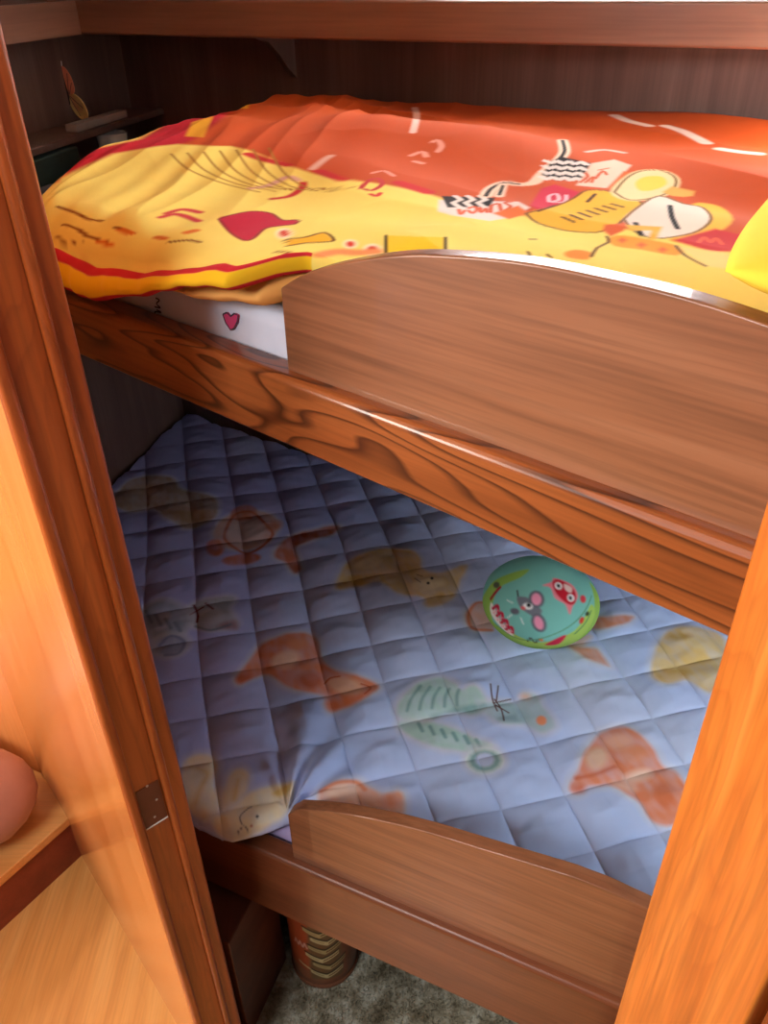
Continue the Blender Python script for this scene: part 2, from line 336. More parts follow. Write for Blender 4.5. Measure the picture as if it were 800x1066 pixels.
o = obj_from('pile', v, f, cm); put(o, (0, 0, 0), 0, car); tag(o, kind='stuff')

# ------------------------------------------------------------------ bunks
A0 = np.array([-.076, .650]); AD = -40.8; AV = np.array([math.cos(math.radians(AD)), math.sin(math.radians(AD))]); AN = np.array([-AV[1], AV[0]])
C0 = at2(380, 934, .46); CDG = -25.5; CV = np.array([math.cos(math.radians(CDG)), math.sin(math.radians(CDG))]); CN = np.array([-CV[1], CV[0]])
def isect(p, d, q, e):
    A = np.array([[d[0], -e[0]], [d[1], -e[1]]]); t = np.linalg.solve(A, np.array(q)-np.array(p)); return np.array(p)+d*t[0], t[0]
def bunk(label, P0, D, deg, zb, zt, mat_rail, thick, outline, panel_off, base_z, mat_panel):
    b = empty('bunk_bed', (P0[0], P0[1], 0)); tag(b, label, 'bunk bed')
    Nn = np.array([-D[1], D[0]]); rz = math.radians(deg)
    s0 = isect(P0, D, PB+PDIR*.0, PDIR)[1]+.004
    s1 = isect(P0, D, RCORNER, -BN)[1]-.012
    r = .0075
    prof = [(thick, zb), (thick, zt-.002), (thick-.002, zt)] + [(r+r*math.cos(math.radians(a)), zt-r+r*math.sin(math.radians(a))) for a in (90, 110, 130, 150, 165, 180)] + [(0, zb+.003), (.003, zb)]
    o = extrude_profile('front_rail', prof, s1-s0, mat_rail, s0); put(o, (P0[0], P0[1], 0), rz, b)
    o = extrude_xz('guard_board', outline, panel_off, panel_off+.018, mat_panel); put(o, (P0[0], P0[1], 0), rz, b); bevel(o, .0018, 2)
    return b, s0, s1
up_px = [(300, 297), (330, 280), (380, 268), (430, 262), (480, 263), (540, 268), (600, 278), (660, 292)]
POFF = .014
topc = [on_plane(x, y, A0+AN*(POFF+.009), AD) for x, y in up_px]
sp_ = .262
out_up = [(topc[0][0], 1.199)] + [(s, z) for s, z in spl(topc, 4, False) if s < sp_-.004]
out_up += [(2*sp_-s, z) for s, z in reversed(out_up[1:])] + [(2*sp_-topc[0][0], 1.199)]
bunk_u, su0, su1 = bunk('upper bunk with arched walnut guard board and dark-grained rail', A0, AV, AD, 1.130, 1.200, M['rail'], .030, out_up, POFF, 1.14, M['board'])
lo_px = [(305, 840), (315, 834), (355, 837), (400, 845), (450, 857), (500, 872), (550, 887), (600, 902)]
topl = [on_plane(x, y, C0+CN*(.012+.014), CDG) for x, y in lo_px]
sp_ = .275
tl = [(s, z) for s, z in topl]
out_lo = [(tl[0][0], .459)] + [tl[0]] + [(s, z) for s, z in spl(tl[1:], 4, False) if s < sp_-.005]
out_lo += [(2*sp_-s, z) for s, z in reversed(out_lo[1:])] + [(2*sp_-tl[0][0], .459)]
bunk_l, sl0, sl1 = bunk('lower bunk with arched guard board and plain brown rail above the carpet', C0, CV, CDG, .312, .460, M['rail2'], .030, out_lo, .012, .40, M['board'])
def base_board(parent, P0, D, Nn, s0, s1, z0, z1, th0):
    a = P0+D*(s0+.03)+Nn*th0; b_ = P0+D*s1+Nn*th0
    poly = [a, b_, RCORNER-BD*.006-BN*.006, CORNER+np.array([.012, -.012]), WL0+np.array([.02, .01]), isect(a, -PDIR, WL0, PDIR)[0] if False else PB+PDIR*(np.dot(a-PB, PDIR)+.01)+PTH*.004]
    o = extrude_xy('base_board', [(p[0], p[1]) for p in poly], z0, z1, M['bunk']); put(o, (0, 0, 0), 0, parent); return o
base_board(bunk_u, A0, AV, AN, su0, su1, 1.138, 1.156, .031)
base_board(bunk_l, C0, CV, CN, sl0, sl1, .380, .400, .031)

# box below the lower bunk
bx = extrude_xy('under_bed_box', [(-.193, .776), (-.243, .646), (-.262, .6545), (-.442, .880), (-.36, .96)], .0065, .300, M['box']); bevel(bx, .003)
tag(bx, 'dark brown wooden box in the shadow under the lower bunk', 'box')

# wall ledge above the upper bunk
zc = 1.40
c0, c1 = at2(50, 35, zc), at2(800, 52, zc); cdv = (c1-c0)/np.linalg.norm(c1-c0)
e1 = isect(c0, cdv, RCORNER, -BN)[0]-cdv*.01; c0 = isect(c0, cdv, WL0, CORNER-WL0)[0]+cdv*.006
cab = empty('wall_ledge', (c0[0], c0[1], zc)); tag(cab, 'long brown wooden ledge along the back wall above the orange duvet', 'ledge')
Lc = float(np.linalg.norm(e1-c0)); crz = math.atan2(cdv[1], cdv[0])
cn = np.array([-cdv[1], cdv[0]])
bi = [c0+cn*.0165, e1+cn*.0165, RCORNER-BD*.008-BN*.004, CORNER+np.array([.008, -.010])]
o = extrude_xy('ledge_board', [(p[0], p[1]) for p in bi], zc+.030, zc+.046, M['cabinet']); put(o, (0, 0, 0), 0, cab); o.location.z = -zc
o = extrude_xz('front_rail', [(0, zc), (Lc, zc), (Lc, zc+.052), (0, zc+.052)], 0, .016, M['cabinet']); put(o, (c0[0], c0[1], 0), crz, cab); bevel(o, .004, 3)
cw = c0+cdv*.075; wv_ = (WL0-CORNER)/np.linalg.norm(WL0-CORNER); Lw = .50
o = extrude_xz('front_rail', [(-.0, zc), (Lw, zc), (Lw, zc+.052), (-.0, zc+.052)], -.016, 0, M['cabinet']); put(o, (cw[0], cw[1], 0), math.atan2(wv_[1], wv_[0]), cab)
# curved bracket under the ledge
d = ray(307, 80); t_ = np.array([d[0], d[1]]); bp_, _ = isect(np.array([0., 0.]), t_, CORNER, BD)
prof = [(0, 1.40)] + [(-.11+.11*math.sin(math.radians(a)), 1.40-.085*(1-math.cos(math.radians(a)))) for a in range(0, 91, 10)] 
prof = [(0, 1.399), (-.12, 1.399), (-.075, 1.385), (-.045, 1.362), (-.022, 1.338), (0, 1.322)]
br = extrude_xz('shelf_bracket', prof, -.006, .006, M['dark_wall']); put(br, (bp_[0], bp_[1], 0), math.atan2(BN[1], BN[0])); br.location = (bp_[0]-BN[0]*.001, bp_[1]-BN[1]*.001, 0)
tag(br, 'small curved dark wooden bracket under the wall ledge', 'bracket')

# ------------------------------------------------------------------ mattresses
def poly_round_mattress(name, poly, z0, z1, mat, r=.018):
    o = extrude_xy(name, [(p[0], p[1]) for p in poly], z0, z1, mat); bevel(o, r, 4); return o
mat_white = plain('mattress_white_cotton', (222, 224, 238), .9, noise=.04, scale=30); mat_lav = plain('sheet_lavender_cotton', (196, 176, 222), .9, noise=.06, scale=30)
mu_l = A0+AV*(-.318)+AN*.036
um = poly_round_mattress('mattress', [mu_l, A0+AV*(su1-.02)+AN*.036, RCORNER-BD*.03-BN*.03, CORNER+np.array([.20, -.24]), (-.44, 1.30), (-.44, 1.06)], 1.157, 1.240, mat_white)
tag(um, 'white mattress with pink heart print on the upper bunk', 'mattress')
# writing and heart on the mattress side
MF = A0+AN*.0352
def mside(px, py): return on_plane(px, py, MF, AD)
red_ink = plain('heart_pink_ink', (222, 70, 120), .8); dark_ink = plain('lettering_dark_ink', (58, 50, 66), .8)
def ribbon(name, pts2, w, mat, parent, y, loc, rz):
    P = np.array(pts2, float); v, f = [], []
    for i, p_ in enumerate(P):
        d_ = P[min(i+1, len(P)-1)]-P[max(i-1, 0)]; d_ = d_/max(np.linalg.norm(d_), 1e-9); n_ = np.array([-d_[1], d_[0]])*w/2
        v += [(p_[0]+n_[0], y, p_[1]+n_[1]), (p_[0]-n_[0], y, p_[1]-n_[1])]
        if i: k = 2*i; f.append((k-2, k-1, k+1, k))
    o = obj_from(name, v, f, mat); put(o, loc, rz); o.parent = parent; return o
hc = [(233, 327), (237, 325), (241, 329), (245, 326), (249, 328), (248, 335), (244, 342), (241, 343), (236, 336)]
hp2 = [mside(x, y) for x, y in hc]
o = extrude_xz('printed_heart', hp2, -.0008, .001, red_ink); put(o, (MF[0], MF[1], 0), math.radians(AD)); o.parent = um
ribbon('heart_outline', [mside(x, y) for x, y in hc+hc[:1]], .0016, dark_ink, um, -.0012, (MF[0], MF[1], 0), math.radians(AD))
# handwriting "our" climbing the side
for pts in ([(163, 335), (168, 338), (170, 334), (165, 331), (162, 334)], [(170, 330), (163, 327), (163, 324), (169, 325), (164, 322)], [(162, 319), (168, 320), (164, 316), (167, 312), (163, 310)]):
    ribbon('printed_lettering', [mside(x, y) for x, y in spl(pts, 5, False)], .0016, dark_ink, um, -.0012, (MF[0], MF[1], 0), math.radians(AD))

ll0 = C0+CV*(sl0+.06)+CN*.036
lm = poly_round_mattress('mattress', [ll0, C0+CV*(sl1-.02)+CN*.036, RCORNER-BD*.03-BN*.03, CORNER+np.array([.03, -.05]), (-.68, 1.27)], .401, .470, mat_lav)
tag(lm, 'mattress in a lavender sheet on the lower bunk under the quilt', 'mattress')

# ------------------------------------------------------------------ duvet on the upper bunk
NU, NV, NS = 760, 330, 46
zD = 1.305
# the duvet rests behind the guard board and bulges over the rail left of it
FL = A0+AV*(-.40); FR = A0+AV*(su1-.05)
u = np.linspace(0, 1, NU)
uw = u                                                           # even
s_f = -.40+(su1-.05+.40)*uw
off = .046-.062*smooth01((-.016-s_f)/.022)
front = A0[None]+AV[None]*s_f[:, None]+AN[None]*off[:, None]
bpts = np.array([(-.30, 1.50), (-.20, 1.555), (.063, 1.525), (.344, 1.405), (.56, 1.225), (1.00, .945)])
bl = np.concatenate([[0], np.cumsum(np.hypot(*np.diff(bpts, axis=0).T))]); bl /= bl[-1]
bpos = np.stack([np.interp(uw, bl, bpts[:, k]) for k in (0, 1)], 1)
T = np.linspace(0, 1, NV)
XY = (1-T)[:, None, None]*front[None]+T[:, None, None]*bpos[None]
bul = -.080*np.sin(np.pi*np.clip(T*1.05, 0, 1))[:, None]*np.exp(-(uw/.16))[None]
XY[..., 0] += bul
q = XY.reshape(-1, 2)
dfront = T[:, None]*np.linalg.norm(bpos-front, axis=1)[None]; dleft = uw[None]*np.ones((NV, 1))*1.55
def edge_round(d, r): return np.sqrt(np.clip(1-(1-np.clip(d/r, 0, 1))**2, 0, 1))
rightside = smooth01((q@AV-0.10)/.35).reshape(NV, NU)
Z = zD + .010*wob(q*5.5+2).reshape(NV, NU) + .006*wob(q*13+1).reshape(NV, NU)
Z += .0048*wob(np.stack([q@AV*46, q@AN*9], 1)).reshape(NV, NU)*np.exp(-dfront/.16)            # gathers near the hem
Z += .0055*wob(np.stack([q@BD*7, q@BN*30], 1)).reshape(NV, NU)
lw = np.exp(-(uw[None]*1.55/.22)**2)*np.ones((NV, 1))
Z += .0060*wob(np.stack([q@AV*60+q@AN*30, q@AN*14], 1)).reshape(NV, NU)*lw
# a fold that runs from the left front towards the back, hump of the yellow part before the orange part
hump = np.exp(-((q@BN-.93)/.10)**2)*np.exp(-(((q@BD)+.55)/.28)**2); Z += .022*hump.reshape(NV, NU)
rid = lambda a, b, k: 1-np.abs(wob(np.stack([a, b], 1)))*k
Z += (.0075*(rid(q@BD*6+1, q@BN*21, 1.4)-.5)*smooth01((q@BN-.62)/.25)).reshape(NV, NU)                    # long soft creases across the orange field
Z += (.0085*(rid(q@AV*30+q@AN*14, q@AN*7+2, 1.4)-.5)).reshape(NV, NU)*np.exp(-(uw[None]*1.55/.42)**2)        # gathers at the left end
Z += (.0060*(rid(q@AV*8+3, q@AN*38, 1.4)-.5)).reshape(NV, NU)*np.exp(-(dfront/.30)**2)*smooth01((uw[None]-.2)/.2)
Z -= .016*smooth01((q@BD-.35)/.5).reshape(NV, NU)*smooth01((T-.55)/.4)[:, None]
ez = edge_round(dleft, .19); Z = 1.232+(Z-1.232)*(.10+.90*ez)
er = edge_round(dfront, .062)
mask_l = 1-smooth01((s_f+.03)/.02)[None]
zfront = np.interp(s_f, [-.42, -.32, -.25, -.17, -.10, -.05, 0, .1], [1.262, 1.263, 1.257, 1.266, 1.284, 1.298, 1.300, 1.296])+.0016*wob(np.stack([s_f*55, s_f*20], 1))
Z = np.where(True, Z*(er)+(1-er)*np.minimum(Z, zfront[None]), Z)
TOP = np.concatenate([XY, Z[..., None]], 2)
# hem that rolls over the front
qq = np.linspace(1, 0, NS, endpoint=False)[:, None]
ztop = Z[0]; Hh = np.interp(s_f, [-.42, -.32, -.25, -.17, -.10, -.05, 0], [.038, .038, .033, .020, .015, .019, .016])+.0012*wob(np.stack([s_f*60+2, s_f*30], 1))
Rr = .015*(mask_l[0]) + .002 + .003*wob(np.stack([s_f*80, s_f*40+3], 1))*mask_l[0]
sk = np.zeros((NS, NU, 3))
outw = Rr[None]*np.sin(np.pi*np.clip(qq*.92, 0, 1)); sk[..., :2] = front[None]-AN[None, None]*outw[..., None]
sk[..., 2] = ztop[None]-Hh[None]*(1-np.cos(np.pi*qq))/2
V = np.concatenate([sk, TOP], 0)
PXY = reproj(V, zD)
P = Painter(PXY, (248, 222, 112))
def D(pts, z=zD): return np.array([at2(x, y, z) for x, y in pts])
OR, RED, YEL, DKY, WHT, BLK = (200, 80, 24), (196, 30, 48), (250, 212, 84), (246, 190, 40), (236, 222, 214), (30, 24, 26)
# orange field behind, yellow border patches
P.poly(D(spl([(176, 158), (240, 152), (300, 172), (340, 184), (400, 192), (450, 203), (480, 213), (530, 222), (600, 232), (690, 243), (730, 248), (790, 268), (860, 300), (1000, 200), (1000, 60), (600, 70), (240, 84), (190, 112), (165, 140)], 4)), OR, .004)
P.line(D([(60, 183), (118, 158), (172, 146), (200, 128), (222, 112), (246, 100)]), .075, RED, .006)
P.poly(D([(193, 142), (200, 127), (222, 121), (212, 143)]), (236, 170, 40), .003); P.poly(D([(240, 113), (244, 101), (262, 101), (258, 113)]), (236, 170, 40), .003)
P.poly(D([(60, 186), (118, 160), (165, 152), (185, 150), (240, 153), (180, 200), (60, 200)]), (248, 222, 112), .006)
def stroke(pts, w, c, soft=.001, n=5, z=zD): P.line(D(spl(pts, n, False), z), w, c, soft)
# red dashes along the border of the two fields
for a in ([(258, 160), (275, 166), (300, 172)], [(333, 178), (345, 183), (356, 187)], [(415, 190), (428, 194), (446, 200)]): stroke(a, .016, (206, 40, 44), .003)
for a in ([(262, 196), (280, 193), (300, 184), (310, 188)], [(325, 176), (338, 166), (345, 162)]): stroke(a, .010, (224, 170, 150), .003)
stroke([(284, 207), (302, 204), (314, 196), (316, 190)], .009, (204, 44, 44), .002)
stroke([(376, 196), (384, 188), (394, 186), (398, 192), (388, 198), (380, 197)], .006, (202, 60, 60)); stroke([(386, 202), (392, 204), (396, 201)], .006, (214, 60, 50)); stroke([(388, 180), (400, 178), (410, 183)], .006, (232, 150, 130))
stroke([(432, 112), (434, 122), (430, 138)], .010, (240, 190, 176), .002)
for a in ([(428, 162), (440, 158), (444, 163)], [(450, 148), (456, 146), (460, 152), (456, 158)], [(432, 168), (440, 170)]): stroke(a, .008, (236, 160, 140), .002)
# white dashes at the back
for a in ([(640, 120), (655, 126), (676, 131)], [(693, 131), (712, 137), (736, 149)], [(750, 155), (770, 158), (790, 160)], [(612, 158), (630, 156), (650, 159)]): stroke(a, .016 if a[0][0] != 612 else .007, (240, 206, 192), .003)
# long thin brown lines on the left yellow field
for k in range(7):
    x0 = 178+k*17; stroke([(x0, 160-k*1.0), (x0+18, 176+k), (x0+52, 190+k*1.5), (x0+92, 200-k)], .0028, (176, 120, 40), .0012)
for a in ([(60, 215), (80, 222), (92, 228), (106, 230)], [(66, 234), (80, 238), (92, 246), (112, 252)], [(118, 236), (128, 238), (138, 243)], [(176, 252), (196, 250), (208, 252)], [(288, 262), (300, 263), (312, 271)], [(60, 247), (72, 252), (84, 252)]): stroke(a, .005, (150, 84, 30), .0012)
for a in ([(104, 252), (114, 254)], [(165, 247), (170, 248)], [(195, 242), (203, 240)], [(126, 239), (136, 243)]): stroke(a, .010, (224, 120, 40), .002)
for a in ([(168, 226), (185, 223), (206, 230)], [(174, 222), (190, 218), (208, 221)]): stroke(a, .009, (206, 60, 66), .002)
# red whale-like patch with its outline
wh = [(228, 228), (240, 224), (262, 220), (282, 222), (294, 229), (309, 229), (308, 233), (292, 235), (276, 238), (264, 248), (254, 250), (240, 242)]
P.poly(D(spl(wh, 4)), (198, 30, 62), .002); stroke(wh+wh[:1], .003, (140, 20, 40))
# yellow patches, red drops with pale rims
for c_ in ((296, 243, 7), (365, 254, 6), (388, 260, 8)):
    e_ = [(c_[0]+c_[2]*1.2*math.cos(a), c_[1]+c_[2]*.8*math.sin(a)) for a in np.linspace(0, 6.28, 14)[:-1]]
    P.poly(D(e_), (252, 236, 200), .003); e_ = [(c_[0]+c_[2]*.75*math.cos(a), c_[1]+c_[2]*.5*math.sin(a)) for a in np.linspace(0, 6.28, 14)[:-1]]; P.poly(D(e_), (216, 56, 30), .002)
yl = [(298, 252), (300, 249), (318, 247), (338, 242), (348, 250), (336, 252), (318, 253), (300, 256)]
P.poly(D(yl), (246, 180, 30), .002); stroke(yl, .003, (110, 60, 20), n=3)
stroke([(335, 265), (352, 262), (372, 263), (390, 262)], .016, (240, 150, 90), .004)
P.poly(D([(402, 245), (464, 247), (464, 268), (402, 268)]), (250, 206, 40), .001); stroke([(402, 245), (402, 266)], .003, (60, 40, 20)); stroke([(464, 247), (464, 268)], .003, (60, 40, 20))
# pale banner with chevrons and handwriting
P.poly(D([(457, 208), (540, 210), (552, 216), (535, 226), (510, 230), (470, 224), (456, 220)]), WHT, .002)
P.poly(D([(460, 204), (516, 206), (510, 215), (466, 216)]), BLK, .001)
for k in range(3): stroke([(474+k*13, 204), (480+k*13, 208), (472+k*13, 211), (480+k*13, 216)], .006, WHT, n=2)
for a in ([(478, 218), (480, 223), (484, 219)], [(488, 217), (494, 215), (497, 218), (492, 222), (488, 219)], [(500, 216), (501, 221), (506, 217), (507, 221)], [(511, 221), (512, 214), (518, 212)], [(520, 212), (522, 219)], [(533, 210), (526, 211), (532, 215), (526, 219)]): stroke(a, .0042, (214, 90, 50), n=4)
P.poly(D([(513, 222), (540, 214), (552, 222), (530, 228)]), (226, 110, 40), .002)
# winding ribbon
rib = [(506, 204), (512, 196), (526, 190), (540, 192), (556, 190), (566, 180), (580, 168), (588, 158), (586, 146)]
stroke(rib, .014, (240, 206, 180), .002); stroke(rib[:4], .005, BLK); stroke(rib[-3:], .005, BLK)
stroke([(520, 204), (524, 192)], .010, (240, 206, 180), .002); stroke([(520, 203), (524, 193)], .004, BLK)
# chevron flag, pale flap with letters
P.poly(D([(564, 182), (574, 168), (585, 163), (616, 170), (606, 186), (580, 188)]), BLK, .002)
for k in range(4):
    y_ = 167+k*5.6; stroke([(568+(i*6.2)-k*1.5, y_+(2.6 if i % 2 else 0)+.5*i*.5) for i in range(8)], .0085, WHT, n=1)
P.poly(D([(616, 170), (640, 166), (658, 172), (640, 190), (634, 196), (600, 193), (606, 186)]), (238, 204, 182), .002)
for a in ([(604, 190), (612, 184), (610, 180)], [(610, 190), (618, 184), (616, 190)], [(620, 186), (628, 178), (632, 182)], [(624, 177), (634, 175)]): stroke(a, .004, (206, 90, 50), n=3)
# crimson patch with a loop, big yellow striped cushion shape, white vest and other patches
P.poly(D([(552, 214), (564, 196), (578, 192), (604, 200), (596, 212), (560, 218)]), (206, 36, 66), .002); stroke([(572, 210), (572, 204), (580, 202), (582, 208), (574, 210), (588, 210), (590, 203)], .004, (240, 190, 200), n=4)
ty = [(548, 222), (580, 214), (598, 206), (612, 198), (640, 200), (664, 208), (668, 216), (650, 228), (640, 236), (620, 242), (590, 240), (560, 232)]
P.poly(D(spl(ty, 3)), (242, 184, 46), .002); stroke(ty+ty[:1], .003, (120, 70, 20), n=3)
for k in range(7): stroke([(586+k*8.5, 226-k*2.3), (598+k*8.5, 231-k*2.6)], .004, (90, 50, 20), n=1)
stroke([(612, 210), (620, 202)], .004, (90, 50, 20), n=1); stroke([(560, 220), (578, 214)], .004, (90, 50, 20), n=1)
P.poly(D([(632, 196), (650, 178), (664, 182), (648, 200)]), (222, 100, 40), .002)
rg = [(640, 200), (652, 186), (668, 178), (690, 178), (704, 186), (700, 198), (680, 206), (655, 208)]
P.poly(D(spl(rg, 3)), (240, 214, 160), .002, grow=.004); stroke(rg+rg[:1], .003, (130, 90, 40), n=3)
P.poly(D(spl([(662, 190), (672, 184), (690, 184), (694, 192), (680, 198), (666, 198)], 3)), (248, 206, 80), .002)
P.poly(D([(690, 200), (700, 194), (724, 199), (722, 204), (712, 205), (700, 204)]), (226, 170, 80), .002)
wv = [(650, 228), (664, 216), (686, 204), (712, 212), (732, 216), (741, 228), (728, 240), (705, 246), (680, 248), (660, 240)]
P.poly(D(spl([(726, 214), (745, 216), (756, 228), (742, 240), (720, 246), (705, 250), (730, 234)], 3)), (244, 186, 60), .002, grow=.006)
P.poly(D(spl(wv, 3)), (238, 222, 208), .002); stroke(wv+wv[:1], .003, (130, 90, 40), n=3)
stroke([(698, 214), (700, 226), (706, 238)], .005, BLK, n=2); stroke([(662, 232), (668, 245)], .005, BLK, n=2)
P.poly(D([(630, 234), (652, 232), (650, 240), (636, 246), (628, 240)]), (216, 96, 40), .002)
P.poly(D([(652, 234), (690, 236), (684, 248), (676, 250), (678, 240), (656, 240)]), (236, 176, 60), .002)
P.poly(D(spl([(634, 248), (650, 245), (690, 252), (712, 258), (704, 266), (668, 260), (640, 256)], 3)), (240, 160, 50), .002)
for x_, y_ in ((648, 250), (668, 255), (690, 260)): P.poly(D([(x_-5, y_), (x_, y_-3), (x_+6, y_), (x_, y_+3)]), (222, 110, 50), .002)
P.poly(D([(700, 250), (745, 238), (778, 246), (764, 262), (740, 262)]), (204, 36, 40), .003); stroke([(728, 252), (734, 247), (740, 252), (746, 248), (752, 254)], .004, (230, 90, 60))
P.poly(D([(704, 256), (756, 263), (790, 284), (735, 277)]), (250, 222, 140), .003); stroke([(704, 256), (714, 266), (735, 277)], .003, (110, 70, 30))
P.poly(D(spl([(588, 263), (600, 260), (616, 263), (612, 270), (592, 268)], 3)), (232, 140, 40), .002); stroke([(616, 267), (622, 258), (634, 252), (632, 246)], .003, (110, 70, 30), n=2)
for a in ([(550, 262), (552, 266)], [(570, 265), (574, 268)], [(552, 249), (558, 249)]): stroke(a, .003, (130, 90, 40), n=1)
# hem stripes on the rolled front edge (position round the roll, left of the guard board)
colr = P.c.reshape(NS+NV, NU, 3); band = np.zeros((NS+NV, NU)); 
arcp = np.concatenate([-(qq*np.ones((1, NU)))*.085, dfront], 0)          # distance round from the hem fold
jig = .0012*np.sin(s_f*52)[None]+.0006*np.sin(s_f*121)[None]
am = (s_f < -.012)[None] & np.ones((NS+NV, 1), bool)
def hem(lo, hi, c):
    a_ = smooth01((arcp+jig-lo)/.003)*(1-smooth01((arcp+jig-hi)/.003))*am
    colr[:] = colr*(1-a_[..., None])+np.array(lin(c))*a_[..., None]
hem(-.20, -.060, (198, 34, 44)); hem(-.062, -.024, (248, 196, 34)); hem(-.024, -.004, (204, 36, 50))
duv = grid_mesh('duvet', V, NU, NS+NV, M['cloth'], colr.reshape(-1, 3))
so = duv.modifiers.new('thick', 'SOLIDIFY'); so.thickness = .006; so.offset = -1
tag(duv, 'yellow and orange printed duvet spread over the upper bunk', 'duvet')

# orange cotton sheet edge that shows below the duvet hem
nu2, nv2 = 120, 24
s2 = np.linspace(-.20, -.020, nu2); qv = np.linspace(0, 1, nv2)[:, None]
tp = smooth01((s2+.20)/.10)
sh = np.zeros((nv2, nu2, 3)); base2 = A0[None]+AV[None]*s2[:, None]
o2 = .017+.03*smooth01((s2+.034)/.016)[None]-.020*np.sin(np.pi*qv*.8)[:, :]*np.ones((1, nu2)) + .0015*np.sin(s2*160)[None]*qv
sh[..., :2] = base2[None]+AN[None, None]*o2[..., None]
zs1 = np.interp(s2, [-.20, -.15, -.067, 0], [1.243, 1.244, 1.253, 1.266]); zs0 = np.interp(s2, [-.20, -.10, -.05, 0], [1.250, 1.268, 1.278, 1.284])
sh[..., 2] = zs0[None]*(1-qv)+(zs1+.0015*np.sin(s2*70))[None]*qv
Ps = Painter(sh[..., :2].reshape(-1, 2), (244, 176, 96))
she = grid_mesh('top_sheet', sh, nu2, nv2, M['cloth'], Ps.c); so = she.modifiers.new('thick', 'SOLIDIFY'); so.thickness = .003; so.offset = 1
tag(she, 'pale orange sheet edge peeking out under the duvet hem', 'sheet')

# yellow pillow at the window end
pc = at(812, 268, 1.33); np_ = 90
uu, vv = np.meshgrid(np.linspace(-1, 1, np_), np.linspace(-1, 1, np_)); 
th_ = (1-np.abs(uu)**2.6)**.5*(1-np.abs(vv)**2.6)**.5
def pillow(sign):
    X = uu*.24*(1-.06*vv**2); Y = vv*.17*(1-.06*uu**2); Zp = sign*.042*np.clip(th_, 0, 1)+.003*wob(np.stack([X.ravel()*30, Y.ravel()*30], 1)).reshape(np_, np_)
    return np.stack([X, Y, Zp], -1)
pt = pillow(1); pb = pillow(-1)[:, ::-1]
pxy = np.concatenate([pt.reshape(-1, 3), pb.reshape(-1, 3)], 0)
Pp = Painter(pxy[:, :2], (250, 214, 70))
for a in ([(-.205, .02), (-.185, .05), (-.165, .03), (-.175, .005), (-.195, .0), (-.165, -.03), (-.19, -.05)],): Pp.line(spl(a, 5, False), .008, (206, 50, 40), .002)
pil = grid_mesh('pillow', pt, np_, np_, M['cloth'], Pp.c[:np_*np_])
bm = bmesh.new(); bm.from_mesh(pil.data)
me2 = bpy.data.meshes.new('tmp'); me2.from_pydata([tuple(v_) for v_ in pb.reshape(-1, 3)], [], [(i+j*np_, i+1+j*np_, i+1+(j+1)*np_, i+(j+1)*np_) for j in range(np_-1) for i in range(np_-1)]); set_colors(me2, Pp.c[np_*np_:]); bm.from_mesh(me2)
bmesh.ops.remove_doubles(bm, verts=bm.verts, dist=.0015); bm.to_mesh(pil.data); bm.free(); pil.data.polygons.foreach_set('use_smooth', [True]*len(pil.data.polygons)); bpy.data.meshes.remove(me2)
pcn = at(765, 264, 1.335)+np.array([BN[0], BN[1], 0])*.03; pil.location = (float(pcn[0])+.226*BD[0]+.02, float(pcn[1])+.226*BD[1], 1.356); pil.rotation_euler = (0, 0, math.radians(-33))
tag(pil, 'yellow pillow with red squiggle at the window end of the upper bunk', 'pillow')

# ------------------------------------------------------------------ quilt on the lower bunk
zQ = .51
NU, NV, NS = 720, 480, 20
g1 = math.radians(13.4); E1 = np.array([math.cos(g1), math.sin(g1)]); E2 = np.array([math.sin(g1), -math.cos(g1)])
fpts = np.array([C0+CV*(sl0+.045)-CN*.004, at2(200, 853, .487), at2(222, 865, .485), at2(243, 872, .484), at2(272, 866, .487), at2(300, 853, .495), C0+CV*(-.075)+CN*.040, C0+CV*.10+CN*.040, C0+CV*(sl1-.04)+CN*.040])
bpts = np.array([CORNER+np.array([.012, -.016]), CORNER+BD*.10-BN*.012, CORNER+BD*.6-BN*.012, RCORNER-BD*.04-BN*.012])
def pol(pts, n):
    l_ = np.concatenate([[0], np.cumsum(np.hypot(*np.diff(pts, axis=0).T))]); l_ /= l_[-1]; return pts, l_
uq = np.concatenate([np.linspace(0, .72, 600, endpoint=False), np.linspace(.72, 1, 120)])
def sample(pts, uvals):
    pts, l_ = pol(pts, 0); return np.stack([np.interp(uvals, l_, pts[:, k]) for k in (0, 1)], 1)
front = sample(fpts, uq); back = sample(bpts, uq)
T = np.linspace(0, 1, NV)
# left border follows partition and end wall
lb = np.array([fpts[0], PB+PDIR*(np.dot(fpts[0]-PB, PDIR)+.12)+PTH*.02, WL0+np.array([.035, .0]), at2(122, 500, zQ), at2(160, 460, zQ), CORNER+np.array([.012, -.016])])
lp = sample(lb, T)
XY = (1-T)[:, None, None]*front[None]+T[:, None, None]*back[None]
XY += (lp-XY[:, 0])[:, None]*np.clip(1-uq/.35, 0, 1)[None, :, None]
q = XY.reshape(-1, 2)
gu = (q@E1-.222)/.0968; gv = (-(q@E2)-.576)/.0920
gu = gu+.045*wob(q*9); gv = gv+.045*wob(q*9+5)
fu = np.abs(gu-np.round(gu)); fv = np.abs(gv-np.round(gv))
puff = (np.clip(fu*2, 0, 1)**.38)*(np.clip(fv*2, 0, 1)**.38)
zz = zQ-.008+.0130*puff + .003*wob(q*7) + .0024*wob(np.stack([gu*3+gv*5, gv*4-gu*2], 1))*puff + .0007*wob(np.stack([gu*9-gv*6, gv*7+gu*9], 1))*np.minimum(puff, .8) + .0014*wob(np.stack([gu*3-gv*11, gu*4+gv*2], 1))*np.minimum(puff, .6)
zz = zz.reshape(NV, NU)
dfr = T[:, None]*np.linalg.norm(back-front, axis=1)[None]
